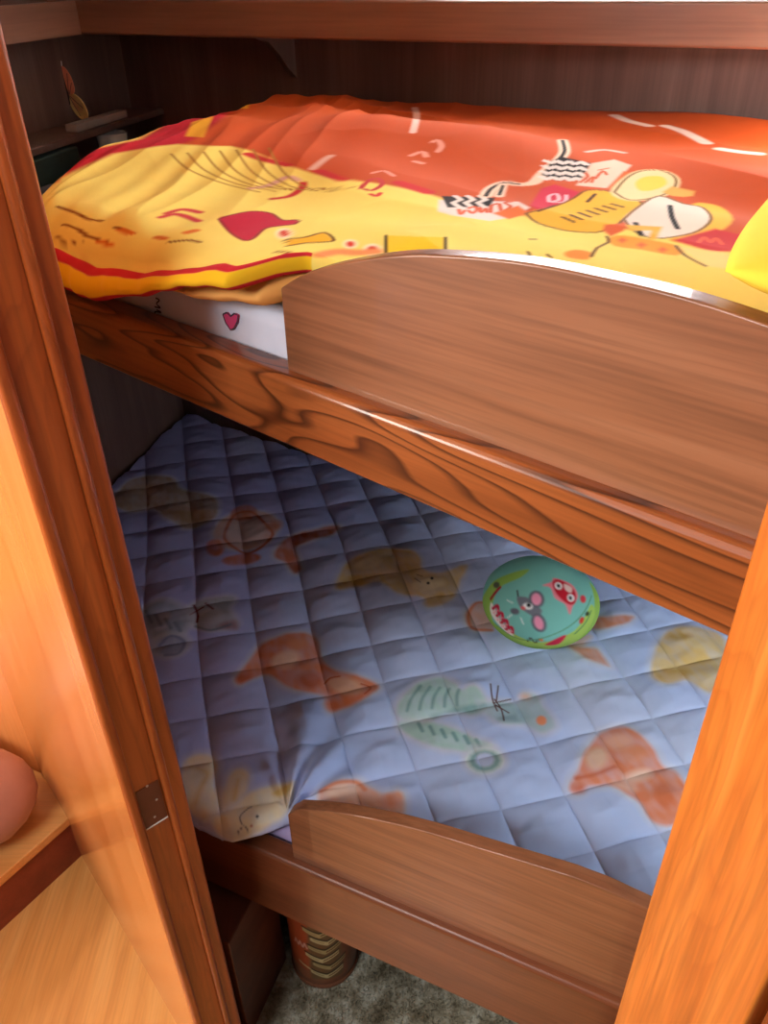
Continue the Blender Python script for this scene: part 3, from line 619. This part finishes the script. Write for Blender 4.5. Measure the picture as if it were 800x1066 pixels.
# folds fanning from the front corner by the guard board
fc = at2(300, 850, .49); dq = q-fc; ang = np.arctan2(dq[:, 1], dq[:, 0]); rr = np.hypot(*dq.T)
fold = .009*np.sin(ang*13+1.2)*np.exp(-(rr/.17)**2)*np.clip(rr/.03, 0, 1)*np.exp(-((ang-1.15)/.75)**2); zz += fold.reshape(NV, NU)
er = edge_round(dfr, .05); wl_ = 1-smooth01((uq-.16)/.05)
zz = zz-(1-er)*.022*(.35+.65*wl_[None])
sk = np.zeros((NS, NU, 3)); qs = np.linspace(1, 0, NS, endpoint=False)[:, None]
sk[..., :2] = front[None]-CN[None, None]*(.004*np.sin(np.pi*qs))[..., None]*wl_[None, :, None]; sk[..., 2] = zz[0][None]-.010*qs
V = np.concatenate([sk, np.concatenate([XY, zz[..., None]], 2)], 0); PXY = reproj(V, zQ+.002)
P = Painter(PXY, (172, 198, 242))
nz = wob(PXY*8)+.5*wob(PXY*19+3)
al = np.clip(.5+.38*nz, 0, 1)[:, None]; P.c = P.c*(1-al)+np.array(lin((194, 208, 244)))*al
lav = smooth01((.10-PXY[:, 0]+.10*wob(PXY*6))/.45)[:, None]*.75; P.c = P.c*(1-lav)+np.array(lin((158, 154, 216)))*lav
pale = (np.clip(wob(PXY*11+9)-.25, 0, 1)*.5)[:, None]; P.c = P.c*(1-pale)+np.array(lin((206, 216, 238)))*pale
def Q(pts): return np.array([at2(x, y, zQ+.002) for x, y in pts])
def blob(pts, c, halo=True, soft=.004, rough=.002, n=4, hc=(214, 214, 222)):
    g_ = Q(spl(pts, n))
    if halo: P.poly(g_, hc, .007, .75, grow=.007, rough=.002)
    P.poly(g_, c, soft, .95, rough=rough)
def patch(pts, c, soft=.006, a=.8): P.poly(Q(spl(pts, 4)), c, soft, a, rough=.003)
def ell(cx, cy, rx, ry, rot=0, n=12):
    r_ = math.radians(rot); return [(cx+rx*math.cos(t)*math.cos(r_)-ry*math.sin(t)*math.sin(r_), cy+rx*math.cos(t)*math.sin(r_)+ry*math.sin(t)*math.cos(r_)) for t in np.linspace(0, 2*math.pi, n, endpoint=False)]
def qline(pts, w, c, soft=.001, a=1.0): P.line(Q(spl(pts, 4, False)), w, c, soft, a)
ORG, ORL, ORD = (222, 132, 90), (242, 214, 192), (196, 92, 50)
YLW, YLD, YLL = (222, 196, 136), (200, 160, 84), (236, 222, 184)
GRN, GRD, GRL = (172, 208, 200), (100, 148, 148), (216, 232, 228)
# orange cat lying, middle left
blob([(246, 706), (258, 690), (272, 672), (295, 661), (318, 659), (332, 668), (338, 688), (350, 698), (372, 703), (395, 714), (384, 724), (365, 734), (345, 741), (336, 724), (314, 720), (298, 714), (280, 702), (262, 707), (250, 712)], ORG)
patch(ell(298, 686, 16, 9, -15), ORL); patch(ell(310, 670, 10, 6), (226, 150, 112)); patch(ell(322, 708, 12, 8), ORD); patch(ell(360, 714, 20, 9, 12), (232, 190, 160)); patch([(340, 730), (362, 726), (384, 722), (366, 734), (346, 741)], (222, 120, 66)); patch([(246, 706), (256, 700), (262, 706), (250, 712)], ORD)
qline([(338, 712), (344, 706), (354, 704)], .003, ORD); qline([(376, 712), (386, 716), (380, 722)], .003, ORD)
# orange cat with pale face, upper left
blob(ell(256, 552, 34, 20, -10), (210, 170, 160)); 
for a in (ell(254, 534, 14, 8, -10), ell(224, 570, 10, 9), ell(252, 582, 20, 6, -6)): blob(a, (198, 116, 86), False)
qline([(238, 545), (246, 535), (262, 533), (276, 545), (284, 556), (274, 568), (258, 576), (244, 570), (234, 560), (238, 545)], .006, (194, 104, 70), .003)
patch(ell(256, 554, 20, 12, -10), (222, 200, 200))
blob([(286, 578), (296, 562), (320, 553), (352, 547), (346, 556), (320, 564), (306, 572), (314, 592), (306, 597), (298, 586)], (196, 108, 74))
patch(ell(285, 548, 9, 5, -20), (206, 130, 100))
# yellow cat, centre
blob([(350, 612), (356, 594), (370, 580), (392, 572), (424, 572), (436, 580), (440, 592), (460, 596), (486, 588), (480, 604), (470, 624), (446, 632), (440, 622), (414, 617), (396, 606), (370, 611)], YLW)
patch(ell(384, 586, 14, 6, -15), YLL); patch([(352, 612), (362, 600), (394, 598), (370, 611)], YLD); patch(ell(424, 592, 12, 7), YLD, a=.6); patch(ell(446, 608, 18, 8, -10), YLL, a=.8); patch(ell(452, 624, 12, 5, -20), YLD)
for x_, y_ in ((446, 607), (450, 602)): P.poly(Q(ell(x_, y_, 1.6, 1.4)), (60, 50, 50), .001)
qline([(438, 606), (432, 602)], .002, (130, 110, 90)); qline([(440, 600), (434, 598)], .002, (130, 110, 90))
# muted yellow bear in the far corner
blob([(118, 524), (128, 506), (148, 496), (178, 497), (190, 510), (222, 518), (224, 538), (198, 550), (180, 542), (160, 530), (136, 532)], (176, 152, 132)); patch(ell(195, 535, 20, 9, 10), (166, 128, 90)); patch(ell(148, 510, 14, 6), (190, 164, 140))
# grey kitten with red whiskers at the left
blob([(192, 640), (204, 628), (226, 622), (244, 622), (238, 634), (246, 650), (232, 654), (214, 654), (200, 650)], (172, 178, 196)); patch(ell(218, 642, 14, 8, -10), (196, 196, 210)); qline([(202, 630), (206, 640), (205, 648)], .004, (130, 40, 60)); qline([(198, 640), (212, 632)], .003, (130, 40, 60)); qline([(214, 628), (222, 634)], .003, (130, 40, 60))
patch([(228, 652), (244, 646), (246, 655)], (160, 110, 120)); qline([(204, 652), (220, 656), (240, 650)], .005, (120, 130, 150), .003)
blob([(150, 636), (170, 624), (192, 634), (196, 650), (180, 668), (160, 664)], (150, 160, 186), soft=.008); blob(ell(178, 672, 18, 11, -10), (150, 156, 190), soft=.008)
qline([(166, 672), (178, 662), (192, 668), (186, 680), (172, 682)], .004, (112, 118, 160), .003)
for k in range(4): qline([(152+k*10, 636+k*4), (158+k*10, 648+k*3)], .005, (122, 134, 160), .003)
# green striped cat
blob([(414, 742), (420, 724), (436, 711), (456, 706), (474, 712), (480, 718), (494, 714), (504, 724), (508, 736), (492, 742), (476, 740), (452, 746), (428, 752)], GRN)
blob([(416, 752), (440, 752), (466, 756), (492, 768), (512, 776), (500, 782), (470, 780), (440, 772), (420, 762)], GRN)
blob([(500, 734), (516, 730), (540, 731), (546, 722), (560, 724), (566, 736), (576, 748), (578, 758), (562, 762), (546, 754), (524, 753), (508, 744)], (168, 196, 204))
patch(ell(536, 744, 18, 8, 5), (150, 184, 194)); P.poly(Q(ell(564, 750, 5.5, 5, 20)), (236, 150, 110), .002); patch(ell(547, 725, 6, 3), (226, 170, 140))
for k in range(5): qline([(424+k*13, 740-k*1.5), (428+k*12, 728-k), (438+k*10, 714+k)], .0048, GRD, .0025, .75)
patch([(452, 746), (480, 736), (504, 732), (500, 742), (476, 742)], GRD)
for k in range(6): qline([(436+k*12, 753+k*3.4), (440+k*12, 761+k*3.2)], .006, GRD, .002, .75)
blob(ell(505, 792, 19, 13), GRL); P.poly(Q(ell(505, 792, 17, 11.5)), GRD, .004, .8); P.poly(Q(ell(505, 791, 10, 7.5)), (190, 202, 230), .003)
for a in ([(511, 712), (513, 728), (518, 740)], [(519, 714), (517, 730)], [(515, 728), (522, 738), (525, 750)], [(516, 734), (530, 742)], [(514, 732), (532, 728)]): qline(a, .0024, (90, 50, 46), .0008)
# orange cat partly under the toy ball
blob(ell(504, 642, 18, 14), (222, 176, 160)); qline([(510, 628), (496, 628), (488, 640), (492, 654), (512, 656)], .006, ORG, .003)
blob([(606, 652), (616, 644), (640, 641), (660, 642), (648, 650), (622, 655)], (206, 130, 96)); blob([(594, 672), (606, 674), (622, 676), (636, 694), (620, 690), (606, 682)], (212, 138, 102)); patch([(584, 668), (600, 660), (616, 662), (604, 674)], (224, 180, 160))
# yellow cat at the right edge
blob([(678, 694), (684, 676), (692, 660), (708, 652), (734, 655), (756, 668), (756, 720), (736, 720), (716, 708), (696, 712), (680, 706)], YLW); patch(ell(708, 662, 14, 5), YLD); patch(ell(700, 702, 18, 7, -5), YLD); patch(ell(724, 684, 14, 9), (226, 190, 110))
# big orange cat at the right front
blob([(593, 822), (598, 806), (612, 782), (624, 764), (640, 757), (660, 760), (678, 776), (690, 796), (706, 806), (716, 830), (706, 858), (682, 856), (668, 836), (652, 826), (636, 819), (614, 820), (602, 825)], ORG)
patch(ell(622, 790, 10, 12, 30), (226, 196, 170)); patch(ell(644, 772, 14, 8), (234, 180, 150)); patch(ell(662, 786, 12, 9), (226, 150, 112)); patch(ell(664, 808, 16, 6, -15), (238, 214, 196)); patch(ell(692, 828, 10, 14, -20), (206, 112, 72)); patch(ell(648, 818, 14, 4, 15), (234, 196, 172)); patch(ell(604, 820, 8, 5), ORD); qline([(600, 810), (620, 806), (640, 798)], .006, ORD, .003, .7)
# yellow rabbit in the front left corner
RB = (226, 208, 178)
blob([(190, 800), (200, 788), (216, 786), (226, 796), (222, 818), (230, 836), (224, 852), (208, 852), (196, 840)], RB); blob([(232, 842), (238, 812), (248, 800), (258, 808), (254, 826), (244, 846), (238, 852)], RB)
blob([(222, 852), (240, 846), (262, 826), (284, 818), (304, 818), (300, 838), (292, 852), (270, 864), (246, 876), (228, 868)], (238, 222, 186)); blob([(284, 826), (296, 818), (306, 814), (296, 828)], (222, 190, 110), False)
qline([(206, 800), (216, 806), (208, 822), (204, 836)], .007, (206, 170, 100), .004, .7); qline([(248, 812), (244, 832)], .006, (212, 176, 104), .004, .7)
P.poly(Q(ell(268, 850, 1.7, 1.7)), (40, 34, 40), .001); P.poly(Q(ell(262, 860, 1.5, 1.2)), (190, 110, 90), .001)
qline([(252, 858), (250, 850), (258, 842), (262, 840)], .0016, (90, 80, 80)); qline([(248, 866), (254, 860), (258, 864)], .0018, (90, 70, 70))
# orange cat behind the guard board
blob([(332, 834), (336, 822), (352, 814), (370, 813), (384, 820), (400, 826), (418, 826), (416, 850), (380, 856), (340, 850)], (228, 172, 142)); patch(ell(356, 824, 16, 7, -10), (240, 210, 190)); qline([(334, 824), (350, 815), (370, 814), (380, 822)], .005, ORG, .003); patch(ell(406, 834, 10, 7), ORG)
# stitching
stc = np.array([0.80, .80, .86]); sm = np.zeros(len(PXY)); s_all = np.concatenate([np.zeros(NS*NU), np.exp(-(np.minimum(fu, fv)/.018)**2)*.28]); P.c *= (1-s_all[:, None]*(1-stc))
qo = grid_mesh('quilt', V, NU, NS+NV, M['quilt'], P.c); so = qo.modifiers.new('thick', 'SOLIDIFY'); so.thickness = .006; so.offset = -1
tag(qo, 'blue quilted blanket with watercolour cats on the lower bunk', 'quilt')

# ------------------------------------------------------------------ soft toy ball on the quilt
bc = at(563, 625, .570); R = .101
me = bpy.data.meshes.new('toy_ball'); bm = bmesh.new(); bmesh.ops.create_uvsphere(bm, u_segments=220, v_segments=130, radius=1.0); bm.to_mesh(me); bm.free()
nv_ = len(me.vertices); co = np.zeros(nv_*3); me.vertices.foreach_get('co', co); co = co.reshape(-1, 3)
tocam = EYEP-bc; tocam /= np.linalg.norm(tocam); rgt = RIGHT-tocam*(RIGHT@tocam); rgt /= np.linalg.norm(rgt); upv = np.cross(tocam, rgt)
loc = np.stack([co@rgt, co@upv], 1); dep = co@tocam
loc2 = loc/np.sqrt(np.clip((1+dep)/2, .02, 1))[:, None]                   # wraps the print round the ball
Pb = Painter(loc2, (122, 190, 176))
def B(pts): return np.array([((x-563)/62.0, (629-y)/46.0) for x, y in pts])
def bp(pts, c, soft=.02, n=4): Pb.poly(spl(B(pts), n) if n else B(pts), c, soft)
def bl_(pts, w, c, soft=.015): Pb.line(spl(B(pts), 4, False), w, c, soft)
bp([(500, 610), (520, 596), (552, 587), (545, 596), (518, 610), (506, 640), (512, 652), (560, 666), (600, 662), (628, 630), (632, 600), (650, 640), (600, 700), (520, 700), (480, 640)], (150, 190, 84))
bp([(528, 655), (560, 664), (600, 650), (622, 625), (628, 640), (600, 672), (550, 674)], (168, 200, 92))
bp([(506, 626), (512, 630), (516, 640), (524, 648), (532, 655), (528, 660), (505, 640)], (236, 226, 214))
for k in range(4): bl_([(509+k*5, 632+k*7), (517+k*5, 627+k*7), (517+k*5, 634+k*7)], .07, (190, 30, 62))
for k in range(4): bl_([(509+k*5, 637+k*7), (517+k*5, 632+k*7)], .03, (240, 150, 160))
# mouse head
bp([(541, 616), (552, 616), (560, 622), (566, 628), (560, 634), (550, 630), (543, 624)], (116, 118, 126)); bp(ell(561, 617, 8, 8), (104, 106, 114)); bp(ell(562, 640, 7.5, 10, -15), (104, 106, 114)); bp(ell(561, 617, 5, 5.5), (236, 150, 176)); bp(ell(562, 640, 4.5, 7, -15), (236, 150, 176)); bp(ell(538, 630, 5, 3.2), (96, 98, 108)); bp(ell(552, 624, 5, 3), (244, 244, 240)); bp(ell(553, 623, 2.4, 2), (24, 24, 30)); bl_([(541, 610), (542, 615)], .03, (70, 60, 66)); bp(ell(547, 626, 2.5, 1.6), (226, 90, 90))
for a in ([(536, 622), (530, 620)], [(534, 634), (529, 638)], [(544, 636), (546, 642)]): bl_(a, .02, (226, 236, 232))
# masked owl face
bp([(568, 604), (578, 600), (582, 596), (600, 602), (606, 614), (598, 624), (594, 632), (590, 622), (580, 616), (576, 606)], (236, 130, 140)); bp([(579, 600), (588, 598), (602, 608), (602, 620), (594, 622), (582, 612)], (196, 24, 44)); bp(ell(585, 604, 4, 3.6), (240, 240, 236)); bp(ell(597, 616, 4, 3.6), (240, 240, 236)); bp(ell(585, 604, 2, 2), (20, 20, 24)); bp(ell(596.5, 616, 2, 2), (20, 20, 24)); bp([(592, 602), (600, 606), (598, 611), (592, 608)], (236, 200, 190))
bp(ell(612, 618, 4, 4), (206, 60, 70))
bp([(566, 668), (580, 658), (590, 655), (582, 668)], (204, 36, 70)); bl_([(548, 664), (552, 658), (556, 665), (560, 659)], .03, (70, 40, 40)); bp(ell(563, 660, 2, 2), (226, 120, 50)); bp(ell(608, 640, 3, 4, 30), (206, 60, 40)); bp(ell(616, 634, 3, 2.5), (60, 70, 40)); bl_([(520, 608), (512, 616), (506, 622)], .06, (160, 30, 50)); bp(ell(514, 606, 5, 3.5), (84, 90, 70)); bl_([(600, 655), (614, 643), (622, 632)], .03, (84, 140, 90))
bl_([(509, 650), (540, 663), (578, 652), (606, 636), (626, 616)], .025, (90, 140, 90))
cc_ = Pb.c.copy(); backm = dep < -.25; cc_[backm] = np.array(lin((150, 190, 84)))
set_colors(me, cc_)
co2 = co*np.array([R, R, R*.62]); co2[:, 2] = np.where(co2[:, 2] < -R*.46, -R*.46+(co2[:, 2]+R*.46)*.35, co2[:, 2]); co2 *= (1+.012*wob(co[:, :2]*3+co[:, 2:]*2)[:, None])
me.vertices.foreach_set('co', co2.astype(np.float32).ravel()); me.update()
ball = link('toy_ball', me, M['toy'], None, True); ball.location = (bc[0], bc[1], zQ+.008+R*.51)
tag(ball, 'turquoise fabric toy ball with grey mouse print on the blue quilt', 'toy ball')

# ------------------------------------------------------------------ tin under the bunk
tin = empty('storage_tin', (-.124, .782, .0065)); tag(tin, 'brown cylindrical tin with stacked-bar print on the carpet under the bunk', 'tin')
NA, NZ = 200, 120; RT, HT = .058, .215
aa = np.linspace(0, 2*math.pi, NA); zz_ = np.linspace(0, HT, NZ); 
Vt = np.zeros((NZ, NA, 3)); rr_ = RT*np.ones(NZ); rr_[:4] += .0022; rr_[4:7] -= .0006; rr_[-5:] += .0022
Vt[..., 0] = rr_[:, None]*np.cos(aa)[None]; Vt[..., 1] = rr_[:, None]*np.sin(aa)[None]; Vt[..., 2] = zz_[:, None]
fa = math.atan2(-.782, .124)                                                 # side towards the camera
da = (aa[None]-(fa+2*math.pi)+math.pi) % (2*math.pi)-math.pi
uvt = np.stack([(da*RT)*np.ones((NZ, 1)), zz_[:, None]*np.ones((1, NA))], -1).reshape(-1, 2)
Pt = Painter(uvt, (150, 92, 62))
Pt.poly([(-.075, .05), (-.024, .05), (-.02, .21), (-.075, .21)], (176, 84, 48), .004)
Pt.poly([(-.030, .026), (.030, .026), (.030, .21), (-.026, .21)], (122, 92, 60), .004)
for k in range(7):
    z0 = .030+k*.026; sx = .007*math.sin(k*2.1)
    Pt.poly([(-.028+sx, z0+.018), (.000+sx, z0), (.030+sx, z0+.014), (.030+sx, z0+.027), (.000+sx, z0+.014), (-.028+sx, z0+.030)], ((206, 192, 140), (182, 164, 112))[k % 2], .001)
    Pt.line([(-.028+sx, z0+.0300), (.000+sx, z0+.0140), (.030+sx, z0+.0275)], .0045, (64, 50, 34), .0008)
    for j in range(6): Pt.line([(.003+sx+j*.0045, z0+.006+j*.0021), (.0055+sx+j*.0045, z0+.009+j*.0021)], .0026, (110, 62, 38), .0006)
    Pt.line([(-.024+sx, z0+.021), (-.006+sx, z0+.009)], .0022, (150, 128, 84), .0006)
for k in range(3): Pt.line([(-.056+k*.009, .122), (-.052+k*.009, .136), (-.048+k*.009, .122)], .003, (220, 170, 150), .001)
Pt.line([(-.05, .066), (-.04, .062), (-.03, .058)], .005, (206, 180, 130), .001)
Pt.poly([(-.2, 0), (.2, 0), (.2, .022), (-.2, .022)], (134, 86, 62), .002)
tb = grid_mesh('tin_body', Vt, NA, NZ, M['label'], Pt.c, tin)
def disc(name, r, z0, z1, mat, parent):
    me = bpy.data.meshes.new(name); bm = bmesh.new(); bmesh.ops.create_cone(bm, cap_ends=True, segments=48, radius1=r, radius2=r, depth=z1-z0); bmesh.ops.translate(bm, verts=bm.verts, vec=(0, 0, (z0+z1)/2)); bm.to_mesh(me); bm.free(); o = link(name, me, mat, parent); return o
bevel(disc('lid', RT+.003, HT-.012, HT+.004, plain('tin_lid', (150, 96, 66), .35), tin), .002); disc('tin_base', RT-.001, 0, .003, plain('tin_base', (150, 140, 130), .3, 1.0), tin)

# ------------------------------------------------------------------ things on the ledge at the foot of the upper bunk
wdir = (CORNER-WL0)/np.linalg.norm(CORNER-WL0); wn_ = np.array([wdir[1], -wdir[0]]); wdeg = math.degrees(math.atan2(wdir[1], wdir[0]))
def wl_board(name, s0, s1, d0, d1, z0, z1, mat):
    """box against the end wall: s along the wall, d out of the wall"""
    o = box(name, s0, s1, -d1, -d0, z0, z1, mat); put(o, (WL0[0], WL0[1], 0), math.radians(wdeg)); return o
shf = wl_board('wall_shelf', .10, .74, .002, .095, 1.238, 1.250, M['dark_wall']); bevel(shf, .002); tag(shf, 'narrow dark wooden shelf along the wall at the foot of the upper bunk', 'shelf')
bar = wl_board('wooden_bar', .43, .61, .060, .085, 1.2505, 1.264, plain('pale_bar', (150, 134, 124), .6, noise=.1)); bevel(bar, .002); tag(bar, 'pale wooden bar lying on the dark shelf below the butterfly', 'bar')
gb = wl_board('storage_box', .12, .40, .004, .10, 1.158, 1.234, plain('box_dark_green', (36, 56, 52), .5, noise=.1)); bevel(gb, .004); tag(gb, 'dark green storage box under the shelf at the bunk foot', 'box')
cup = empty('clear_cup', (0, 0, 0))
cs = WL0+wdir*(on_plane(118, 150, WL0+wn_*.09, wdeg)[0])+wn_*.090; cup.location = (cs[0], cs[1], 1.157)
n_ = 28; v = []; f = []
for r_, z_ in ((.0, .002), (.024, .002), (.031, .078), (.0295, .078), (.0225, .005), (0, .005)):
    for k in range(n_): v.append((r_*math.cos(2*math.pi*k/n_), r_*math.sin(2*math.pi*k/n_), z_))
for j in range(5):
    for k in range(n_): f.append((j*n_+k, j*n_+(k+1) % n_, (j+1)*n_+(k+1) % n_, (j+1)*n_+k))
o = obj_from('cup_wall', v, f, M['clear'], cup, True); tag(cup, 'small clear plastic cup beside the dark green box', 'cup')
bk = wl_board('book', .14, .28, .112, .20, 1.157, 1.196, plain('book_cover_grey', (112, 106, 116), .6, noise=.1)); bevel(bk, .003); tag(bk, 'grey-covered book lying at the far end of the upper bunk', 'book')
bg_ = wl_board('dark_bag', .02, .12, .004, .09, 1.2505, 1.42, M['black']); bevel(bg_, .035, 5); tag(bg_, 'black rounded bag standing on the shelf beside the door frame', 'bag')

# butterfly ornament on the end wall
bsx, bz = on_plane(72, 98, WL0+wn_*.004, wdeg); bpnt = WL0+wn_*.004+wdir*bsx
bf = empty('butterfly_ornament', (bpnt[0], bpnt[1], bz)); bf.rotation_euler = (0, 0, math.radians(-22)); tag(bf, 'pinkish orange butterfly ornament on the dark wall above the shelf', 'butterfly')
def wing(name, pts, mat, veins):
    o = extrude_xz(name, pts, -.0008, .0008, mat); o.parent = bf
    for a in veins: ribbon('wing_vein', a, .0012, dark_ink, o, -.0012, (0, 0, 0), 0)
    return o
wp, wy = plain('wing_pink_orange', (214, 132, 104), .6, noise=.12, scale=60), plain('wing_yellow', (214, 178, 112), .6, noise=.12, scale=60)
wing('upper_wing', spl([(-.003, -.002), (-.014, .022), (-.012, .044), (.002, .046), (.014, .026), (.014, .004)], 3).tolist(), wp, [[(-.002, 0), (-.008, .038)], [(0, 0), (.006, .036)], [(.002, 0), (.012, .020)]])
wing('lower_wing', spl([(-.002, -.001), (.014, .0), (.030, -.014), (.036, -.034), (.026, -.046), (.008, -.036), (-.002, -.018)], 3).tolist(), wy, [[(0, -.002), (.028, -.024)], [(0, -.004), (.018, -.038)]])
wing('hind_patch', spl([(.002, -.004), (.016, -.004), (.028, -.018), (.022, -.030), (.008, -.024)], 3).tolist(), wp, [])
o = extrude_xz('body', [(-.0065, .03), (-.0045, .032), (.0, .0), (-.001, -.018), (-.003, -.018), (-.0035, .0)], -.002, .002, M['black']); o.parent = bf
o = extrude_xz('antenna', [(-.006, .031), (-.005, .031), (-.002, .056), (-.003, .056)], -.0006, .0006, M['white']); o.parent = bf
o = extrude_xz('antenna', [(-.006, .031), (-.005, .031), (-.014, .058), (-.015, .058)], -.0006, .0006, M['white']); o.parent = bf

# ------------------------------------------------------------------ person kneeling on the step: bare knee at the frame's edge
kn = at(2, 831, .224)
sk_v = [(-.62, -.62, .52), (-.42, -.40, .40), (-.20, -.17, .21), (-.07, -.05, .07), (0, 0, .0), (-.04, .03, -.030), (-.14, .12, -.032), (-.30, .22, -.036), (-.44, .31, -.048), (-.52, .35, -.055), (-.58, .35, -.065)]
sk_r = [.105, .102, .100, .104, .098, .070, .056, .050, .036, .030, .022]
me = bpy.data.meshes.new('person'); me.from_pydata(sk_v, [(i, i+1) for i in range(len(sk_v)-1)], []); leg = bpy.data.objects.new('person', me); COL.objects.link(leg); leg.location = kn
mod = leg.modifiers.new('skin', 'SKIN'); me.skin_vertices[0].data[0].use_root = True
for i, r_ in enumerate(sk_r): me.skin_vertices[0].data[i].radius = (r_, r_)
ss = leg.modifiers.new('sub', 'SUBSURF'); ss.levels = 2; ss.render_levels = 2; mod.use_smooth_shade = True; me.materials.append(M['skin'])
tag(leg, 'bare knee of a kneeling person on the wooden step', 'person')
n_ = 24; v = []; f = []; a0 = Vector(sk_v[0]); a1 = Vector(sk_v[1]); ax = (a1-a0).normalized(); sx_ = ax.orthogonal().normalized(); sy_ = ax.cross(sx_)
for t_, r_ in ((-.06, .02), (-.06, .115), (0, .122), (.5, .12), (1.0, .116), (1.0, .108)):
    for k in range(n_):
        c_ = a0+(a1-a0)*t_; p_ = c_+sx_*r_*math.cos(2*math.pi*k/n_)+sy_*r_*math.sin(2*math.pi*k/n_); v.append(tuple(p_))
for j in range(5):
    for k in range(n_): f.append((j*n_+k, j*n_+(k+1) % n_, (j+1)*n_+(k+1) % n_, (j+1)*n_+k))
o = obj_from('shorts', v, f, M['shorts'], leg, True)

# ------------------------------------------------------------------ unseen pendant lamp, added for the warm glow on the partition
LX, LY, LZ = -1.22, .86, 1.26
wla = empty('added_pendant_lamp', (LX, LY, LZ)); tag(wla, 'small white pendant lamp added out of view over the wooden step', 'lamp')
v, f = [], []
for r_, z_ in ((.014, .085), (.020, .080), (.072, .0), (.069, .0), (.016, .076)):
    for k in range(32): v.append((r_*math.cos(2*math.pi*k/32), r_*math.sin(2*math.pi*k/32), z_))
for j in range(4):
    for k in range(32): f.append((j*32+k, j*32+(k+1) % 32, (j+1)*32+(k+1) % 32, (j+1)*32+k))
obj_from('lamp_shade', v, f, M['white'], wla, True)
disc('cord', .003, .080, 1.95-LZ, M['black'], wla); disc('ceiling_rose', .03, 1.935-LZ, 1.9495-LZ, M['white'], wla)
gl, nt, bs = new_mat('bulb_glow'); bs.inputs['Emission Color'].default_value = (1, .8, .5, 1); bs.inputs['Emission Strength'].default_value = 6.0
me = bpy.data.meshes.new('bulb'); bm = bmesh.new(); bmesh.ops.create_uvsphere(bm, u_segments=16, v_segments=10, radius=.018); bmesh.ops.translate(bm, verts=bm.verts, vec=(0, 0, .030)); bm.to_mesh(me); bm.free(); link('bulb', me, gl, wla, True)
ld = bpy.data.lights.new('added_pendant_light', 'POINT'); ld.energy = 9.0; ld.color = (1.0, .88, .70); ld.shadow_soft_size = .03
lo = bpy.data.objects.new('added_pendant_light', ld); COL.objects.link(lo); lo.location = (LX, LY, LZ-.030)

# ------------------------------------------------------------------ unseen reading lamp, added to brighten the right end of wall and ledge
rb = CORNER+BD*1.46-BN*.004
rl_ = empty('added_reading_lamp', (rb[0], rb[1], 1.385)); rl_.rotation_euler = (0, 0, math.radians(-33)); tag(rl_, 'small white reading lamp added out of view at the head of the upper bunk', 'lamp')
o = disc('lamp_base', .022, 0, .012, M['white'], rl_); o.rotation_euler = (math.radians(90), 0, 0)
o = disc('lamp_arm', .004, 0, .10, M['steel'], rl_); o.rotation_euler = (math.radians(90), 0, 0)
v, f = [], []
for r_, y_ in ((.012, -.10), (.016, -.104), (.030, -.150), (.028, -.150), (.013, -.106)):
    for k in range(24): v.append((r_*math.cos(2*math.pi*k/24)-(y_+.10)*.0, y_, r_*math.sin(2*math.pi*k/24)))
for j in range(4):
    for k in range(24): f.append((j*24+k, j*24+(k+1) % 24, (j+1)*24+(k+1) % 24, (j+1)*24+k))
obj_from('lamp_shade', v, f, M['white'], rl_, True)
lp_ = rb-BN*.185; ld = bpy.data.lights.new('added_reading_light', 'POINT'); ld.energy = 3.6; ld.color = (1.0, .94, .90); ld.shadow_soft_size = .03
lo = bpy.data.objects.new('added_reading_light', ld); COL.objects.link(lo); lo.location = (lp_[0], lp_[1], 1.385)
